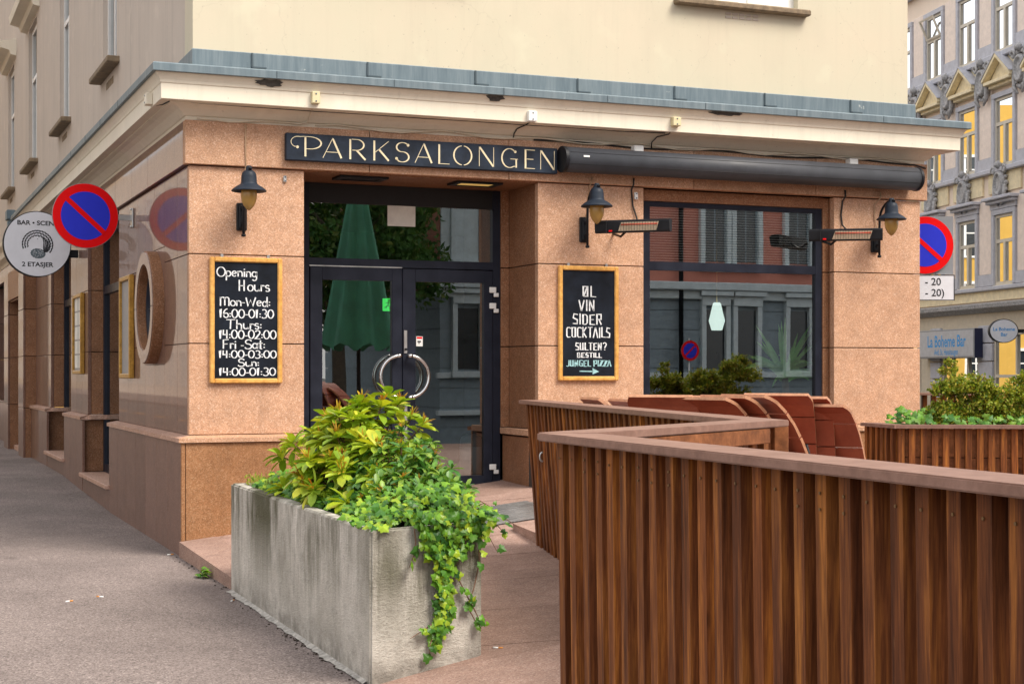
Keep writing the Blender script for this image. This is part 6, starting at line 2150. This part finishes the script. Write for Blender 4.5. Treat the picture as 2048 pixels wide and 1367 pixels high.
def cartouche(par, u, z, s, seed, y=.06):
    rnd = random.Random(seed)
    bm = BM()
    Mx = Matrix.Translation((u, y, z)) @ Matrix.Rotation(R(-90), 4, 'X') @ Matrix.Scale(1.35, 4, (0, 1, 0))
    lathe(bm, [(.0, .12), (.10 * s, .16), (.2 * s, .13), (.22 * s, .2), (.27 * s, .19), (.3 * s, .05), (.3 * s, 0)], Mx, 18)
    for k in range(16):
        a = 2 * PI * k / 16
        p = Vector((u + math.cos(a) * .36 * s, y + .06, z + math.sin(a) * .5 * s))
        r = rnd.uniform(.05, .10) * s
        lathe(bm, [(0, -r), (r * .8, -r * .55), (r, 0), (r * .8, r * .55), (0, r)], Matrix.Translation(p), 8)
    for sgn_ in (-1, 1):    # scrolls
        tube(bm, [(u + sgn_ * (.36 + .14 * math.cos(t_) * (1 - t_ / 9)) * s, y + .12, z + (.42 + .14 * math.sin(t_) * (1 - t_ / 9)) * s) for t_ in [q * .6 for q in range(12)]], .05 * s, 6)
        tube(bm, [(u + sgn_ * .34 * s, y + .1, z - .05 * s), (u + sgn_ * .30 * s, y + .12, z - .5 * s), (u + sgn_ * .12 * s, y + .1, z - .68 * s)], [.07 * s, .06 * s, .03 * s], 6)
    lathe(bm, [(0, -.13 * s), (.12 * s, -.06 * s), (.13 * s, .04 * s), (0, .14 * s)], Matrix.Translation((u, y + .14, z + .58 * s)), 10)
    obj('cartouche', bm, M['h_stone'], par)
for k, u in enumerate(UC):
    for j, (a, b) in enumerate(FL):
        house_window(H, u, a, b, WH, open_=(j == 2 and k == 4))
    bm = BM()   # flat hood of the first storey
    box(bm, u - .82, u + .82, .0, .26, 6.40, 6.50, .02); box(bm, u - .9, u + .9, .0, .36, 6.502, 6.60, .02); box(bm, u - .78, u + .78, .0, .12, 6.25, 6.40)
    obj('hood', bm, M['h_grey'], H)
    cartouche(H, u + .1, 6.98, .95, k)
    bm = BM()   # pediment of the second storey
    for (z, d, hw) in ((9.86, .2, .72), (9.96, .34, .80)): box(bm, u - hw, u + hw, 0, d, z, z + .098, .01)
    prism(bm, [(-.80, 0), (.80, 0), (0, .62)], 0.0, .14, Matrix(((1, 0, 0, u), (0, 0, 1, 0), (0, 1, 0, 10.06), (0, 0, 0, 1))))
    for s in (-1, 1):
        Mt = Matrix(((s, 0, 0, u), (0, 0, 1, 0), (0, 1, 0, 10.06), (0, 0, 0, 1)))
        prism(bm, [(.86, -.01), (.86, .09), (0, .76), (0, .64)], 0.142, .36, Mt)
    bmesh.ops.recalc_face_normals(bm, faces=bm.faces[:])
    obj('pediment', bm, M['h_ochre'], H)
    bm = BM()
    for s in (-1, 1):
        Mt = Matrix(((s, 0, 0, u), (0, 0, 1, 0), (0, 1, 0, 10.06), (0, 0, 0, 1)))
        prism(bm, [(.9, .091), (.9, .12), (0, .80), (0, .762)], 0.0, .38, Mt)
    bmesh.ops.recalc_face_normals(bm, faces=bm.faces[:])
    obj('pediment_roof', bm, M['h_grey'], H)
    cartouche(H, u + 1.195, 10.15, 1.05, 40 + k, .08)
# ground floor: shop front
bm = BM()
wall_grid(bm, 'x', -9, 22, -1, 3.25, -.6, 0, [(2.75, 5.3, -1, 1.95), (-.9, 1.75, -1, 2.6), (7.0, 9.5, -1, 2.4), (-4.5, -2, -.2, 2.6)])
obj('shop_wall', bm, M['h_shop'], H)
for u0, u1 in ((1.80, 2.70), (5.35, 6.1), (-1.7, -.95)):
    bm = BM()
    for k in range(7):
        box(bm, u0, u1, .002, .09, -1 + k * .55, -1 + k * .55 + .52, .015)
    obj('quoin', bm, M['h_grey'], H)
def shop_window(par, u0, u1, z0, z1, zb, splits):
    bm = BM()
    y = -.07
    box(bm, u0, u0 + .08, y, y + .1, z0, z1); box(bm, u1 - .08, u1, y, y + .1, z0, z1)
    for z in (z0, zb, z1 - .09): box(bm, u0 + .08, u1 - .08, y + .002, y + .098, z, z + .09)
    for s in splits: box(bm, s - .05, s + .05, y + .003, y + .097, z0 + .09, z1 - .09)
    w_ = obj('shop_window', bm, M['h_frame'], par)
    bm = BM(); sheet_x(bm, u0 + .05, u1 - .05, y + .045, z0 + .05, z1 - .05); obj('pane', bm, M['glass_house'], w_)
    bm = BM(); box(bm, u0 + .05, u1 - .05, y - .05, y - .03, z0, z1); obj('curtain', bm, M['h_curtain'], w_)  # same painted yellow reflection behind the shop glass
shop_window(H, 2.75, 5.3, -.3, 1.95, 1.05, (3.5, 4.6))
shop_window(H, -.9, 1.75, -.3, 2.6, 1.25, (.4,))
shop_window(H, 7.0, 9.5, -.3, 2.4, 1.2, (8.2,))
# the two bar signs of that house
def wpt(u, n, z): return Vector((28.25 + u * .2227 - n * .9749, 22.536 + u * .9749 + n * .2227, z))
ang = math.atan2(.9749, .2227)
t = thing('box_sign', 'grey box sign with blue bar name above the yellow-curtained shop window', 'sign', wpt(2.6, .02, 1.85), ang)
bm = BM(); box(bm, -.2, 3.9, 0, .34, 0, .90, .01); obj('case', bm, M['grey_plate'], t)
bm = BM(); box(bm, -.215, -.201, .01, .33, .01, .89, .004); obj('end_panel', bm, plain('navy_panel', (.012, .015, .05), .4), t)
bm = BM(); box(bm, -.15, 3.85, .341, .348, .05, .85, .003); obj('face_panel', bm, plain('silver_panel', (.47, .48, .51), .5), t)
ff = lambda u, v, d=0.0: Vector((3.7 - u, .3485 + d, v))
bm = BM()
text_mesh(bm, 'La Boheme Bar', 1.97, .54, .36, ff, .002, .86, 0, .02)
text_mesh(bm, 'Avd. St. Hanshaugen', 1.97, .20, .19, ff, .002, .76, 0, .012)
obj('lettering', bm, M['sign_blue_text'], t)
ps = wpt(.0, .62, 2.60)
t = thing('round_sign', 'round white blade sign with blue bar name beside the box sign', 'sign', ps, R(-22))
bm = BM(); lathe(bm, [(0, 0), (.42, 0), (.42, .16), (0, .16)], Matrix.Translation((0, .16, 0)) @ Matrix.Rotation(R(90), 4, 'X') @ Matrix.Scale(.82, 4, (0, 1, 0)), 48)
for f in bm.faces: f.smooth = False
obj('case', bm, M['black'], t)
bm = BM(); lathe(bm, [(0, 0), (.395, 0), (.395, .004), (0, .004)], Matrix.Rotation(R(90), 4, 'X') @ Matrix.Scale(.82, 4, (0, 1, 0)), 48)
for f in bm.faces: f.smooth = False
obj('face', bm, M['sign_white'], t)
bm = BM()
fr2 = lambda u, v, d=0.0: Vector((u, -.0042 - d, v))
text_mesh(bm, 'La Boheme', 0, .055, .098, fr2, .002, 1.0, 0, .02); text_mesh(bm, 'Bar', .0, -.10, .098, fr2, .002, 1.0, 0, .02)
obj('lettering', bm, M['sign_blue_text'], t)
bm = BM(); box(bm, .40, .62, .05, .11, -.05, .05); obj('bracket', bm, M['black'], t)

# ------------------------------------------------------------------ the far sides of the streets, met only in the panes and polished stone
def plain_house(name, label, x0, x1, y0, y1, h, face, mat, trim, zg=-.3, storey=3.4, step=2.6, base_h=3.6, base_mat=None):
    """block with a grid of windows on the face that looks at the corner"""
    t = thing(name, label, 'building', ((x0 + x1) / 2, (y0 + y1) / 2, zg))
    bm = BM(); box(bm, x0, x1, y0, y1, zg + (base_h if base_mat else 0), zg + h); local(bm, t); obj('wall', bm, M[mat], t)
    if base_mat:
        bm = BM(); box(bm, x0, x1, y0, y1, zg, zg + base_h); local(bm, t); obj('ground_floor', bm, M[base_mat], t)
    fl = int((h - base_h - .5) / storey)
    L = (y1 - y0) if face in ('+x', '-x') else (x1 - x0)
    n = int((L - 1) / step)
    proto_w = None
    for j in range(-1, fl):
        for k in range(n):
            s = (k + .5) * L / n
            z = zg + base_h + .9 + storey * j if j >= 0 else zg + .9
            if proto_w is None:
                bm = BM()
                box(bm, -.62, .62, .0, .06, -.08, .02); box(bm, -.62, .62, 0, .09, 1.9, 2.05)
                box(bm, -.62, -.5, 0, .05, .02, 1.9); box(bm, .5, .62, 0, .05, .02, 1.9); box(bm, -.04, .04, .002, .04, .02, 1.9); box(bm, -.5, .5, .003, .04, 1.2, 1.27)
                wv_ = obj('window', bm, M[trim], t)
                bm = BM(); box(bm, -.5, .5, .004, .02, .02, 1.9); obj('pane', bm, M['glass_dark'], wv_)
                proto_w = wv_
                w_ = wv_
            else:
                w_ = copy_tree(proto_w, t)
            if face == '+x': w_.location = (x1 - t.location.x, y0 + s - t.location.y, z - zg); w_.rotation_euler = (0, 0, R(-90))
            elif face == '+y': w_.location = (x0 + s - t.location.x, y1 - t.location.y, z - zg); w_.rotation_euler = (0, 0, 0)
            elif face == '-y': w_.location = (x0 + s - t.location.x, y0 - t.location.y, z - zg); w_.rotation_euler = (0, 0, R(180))
    return t
M['glass_dark'] = plain('dark_window_glass', (.02, .026, .032), .08, spec=.8)
plain_house('street_house', 'sand coloured street house opposite the side wall', -29, -15, 4, 30, 15, '+x', 'h_sand', 'white_frame')
plain_house('street_house', 'ochre yellow street house further along the side street', -29, -15, 30.2, 62, 17, '+x', 'h_yellow', 'white_frame')
plain_house('street_house', 'pale street house far along the side street', -29, -15, 62.2, 120, 16, '+x', 'h_pale', 'white_frame', step=4)
plain_house('street_house', 'sand coloured street house at the far end of the row', -29, -15, 120.2, 230, 18, '+x', 'h_sand', 'white_frame', step=6)
plain_house('street_house', 'pale house closing the far end of the side street', -15, 6, 231, 245, 22, '-y', 'h_pale', 'white_frame')
plain_house('street_house', 'yellow street house closing the view beyond the ornate house', 2.5, 30, 62, 74, 16, '-y', 'h_yellow', 'white_frame')

# pink house across the street behind the viewer (mirrored in the window and the door)
K = thing('pink_house', 'pink house with blue-grey ground floor across the street, mirrored in the window', 'building', (20, -22, -.35))
ox, oy, oz = K.location
bm = BM(); box(bm, 10.0, 34, -30, -20, 3.45, 15); local(bm, K); obj('wall', bm, M['h_pink'], K)
bm = BM()
for a, b in ((10.02, 10.98), (11.12, 12.1)): box(bm, a, b, -19.99, -19.93, 3.7, 14.8, .01)
local(bm, K); obj('corner_facing', bm, M['h_slate_light'], K)
bm = BM()
for k in range(8):
    box(bm, 10.0, 34, -30, -19.985, -.35 + k * .47, -.35 + k * .47 + .455)
box(bm, 10.05, 33.95, -29.9, -20.02, -.4, 3.4)
local(bm, K); obj('ground_floor', bm, M['h_slate'], K)
bm = BM()
box(bm, 9.8, 34.2, -20.0, -19.7, 3.42, 3.62, .02); box(bm, 9.8, 34.2, -20, -19.85, 3.2, 3.42, .02); box(bm, 9.9, 34, -20, -19.88, 1.28, 1.42, .01); box(bm, 9.9, 34, -20, -19.8, .4, .52, .01)
local(bm, K); obj('band', bm, M['h_slate_light'], K)
def pk_window(xc, hw, z0, z1, lower=False):
    bm = BM()
    y = -20.0
    for a, b in ((xc - hw - .13, xc - hw), (xc + hw, xc + hw + .13)): box(bm, a, b, y, y + .14, z0 - .05, z1 + .1, .01)
    box(bm, xc - hw - .13, xc + hw + .13, y, y + .16, z1 + .1, z1 + .34, .01); box(bm, xc - hw - .2, xc + hw + .2, y, y + .26, z1 + .342, z1 + .46, .01)
    box(bm, xc - hw - .16, xc + hw + .16, y, y + .2, z0 - .2, z0 - .051, .01)
    local(bm, K); w_ = obj('window', bm, M['h_slate_light'], K)
    if not lower:
        bm = BM()
        box(bm, xc - hw, xc - hw + .04, y, y + .05, z0, z1); box(bm, xc + hw - .04, xc + hw, y, y + .05, z0, z1); box(bm, xc - .015, xc + .015, y, y + .04, z0, z1)
        box(bm, xc - hw + .06, xc + hw - .06, y + .001, y + .049, z0 + (z1 - z0) * .62, z0 + (z1 - z0) * .62 + .07)
        local(bm, K); obj('frame', bm, M['h_slate'], w_)
    bm = BM(); box(bm, xc - hw + .005, xc + hw - .005, y + .002, y + .036, z0, z1); local(bm, K); obj('pane', bm, M['glass_dark'], w_)
for xc in (10.7, 11.55, 16.75, 17.65, 19.15, 22.3, 23.2, 25.5, 28, 28.9, 31.5):
    pk_window(xc, .31, 4.15, 6.5); pk_window(xc, .30, 7.9, 10.2); pk_window(xc, .28, 1.5, 2.95, True)
bm = BM(); tube(bm, [(15.75, -19.85, -.3), (15.75, -19.85, 14.8)], .06, 8); local(bm, K); obj('downpipe', bm, M['black'], K)
t = thing('no_parking_sign', 'no parking sign on a pole across the street, mirrored in the window', 'traffic sign', (15.8, -19.5, 1.95), R(180))
no_parking(t, .25)
bm = BM(); tube(bm, [(0, .05, -2.3), (0, .05, .3)], .03, 10); obj('pole', bm, M['alu'], t)

# closed parasol and street trees on the square, mirrored in the door
t = thing('parasol', 'closed dark green parasol standing on the terrace, mirrored in the door glass', 'parasol', (4.15, -7.25, .3))
bm = BM()
seg, rows = 40, []
for z, r in ((1.50, .50), (1.8, .46), (2.4, .36), (3.0, .255), (3.6, .15), (4.05, .07), (4.2, .03)):
    rows.append([bm.verts.new(((r * (1 + .16 * math.cos(8 * q + .6 * math.sin(z * 3)))) * math.cos(q), (r * (1 + .16 * math.cos(8 * q))) * math.sin(q), z + (.06 * math.cos(8 * q) if z < 1.6 else 0))) for q in [2 * PI * k / seg for k in range(seg)]])
for a, b in zip(rows, rows[1:]):
    for k in range(seg): bm.faces.new((a[k], a[(k + 1) % seg], b[(k + 1) % seg], b[k]))
bm.faces.new(rows[-1])
obj('canopy', bm, M['green_cloth'], t, True)
bm = BM(); tube(bm, [(0, 0, 0), (0, 0, 4.3)], .03, 10); obj('pole', bm, M['black'], t)
bm = BM(); box(bm, -.35, .35, -.35, .35, -.02, .06, .01); obj('foot', bm, M['concrete'], t)

def tree(loc, h, r, n, seed, label):
    rnd = random.Random(seed)
    t = thing('street_tree', label, 'tree', loc, 0, 'street trees on the square')
    bm = BM()
    limbs = []
    tube(bm, [(0, 0, -.2), (.05, .02, h * .2), (0, .05, h * .42), (.08, 0, h * .62)], [.2, .15, .12, .07], 10)
    blobs = []
    for k in range(14):
        a = 2.4 * k; z0 = h * (.28 + .35 * k / 14)
        rr = r * rnd.uniform(.45, .85)
        p = Vector((rr * math.cos(a), rr * math.sin(a), z0 + rnd.uniform(.4, 1.8)))
        tube(bm, [(0, .03, z0), tuple(p * .5 + Vector((0, 0, z0 * .5 + .2))), tuple(p)], [.06, .04, .015], 6, 0, False)
        blobs.append((p, r * rnd.uniform(.32, .5)))
    for k in range(5): blobs.append((Vector((rnd.uniform(-.4, .4) * r, rnd.uniform(-.4, .4) * r, h * rnd.uniform(.72, .95))), r * .42))
    obj('trunk', bm, M['bark'], t)
    vs, fs = [], []
    for k in range(n):
        c, br = blobs[rnd.randrange(len(blobs))]
        p = c + rv(rnd) * br * rnd.uniform(.35, 1.05)
        leaf_simple(vs, fs, p, rv(rnd), rnd.uniform(.13, .22), .05, rnd.uniform(0, 6))
    pyobj('crown', [tuple(v) for v in vs], fs, M['leaf_tree'], t)
tree((4.2, -20.5, -.3), 9, 3.0, 22000, 1, 'leafy street tree whose crown fills the door glass reflection beside the parasol')
tree((6.9, -18.0, -.3), 8, 2.3, 19000, 2, 'leafy street tree in front of the pink house, mirrored over the door')
tree((6.4, -25.0, -.3), 11, 3.6, 20000, 3, 'tall street tree further back on the square, mirrored in the door')
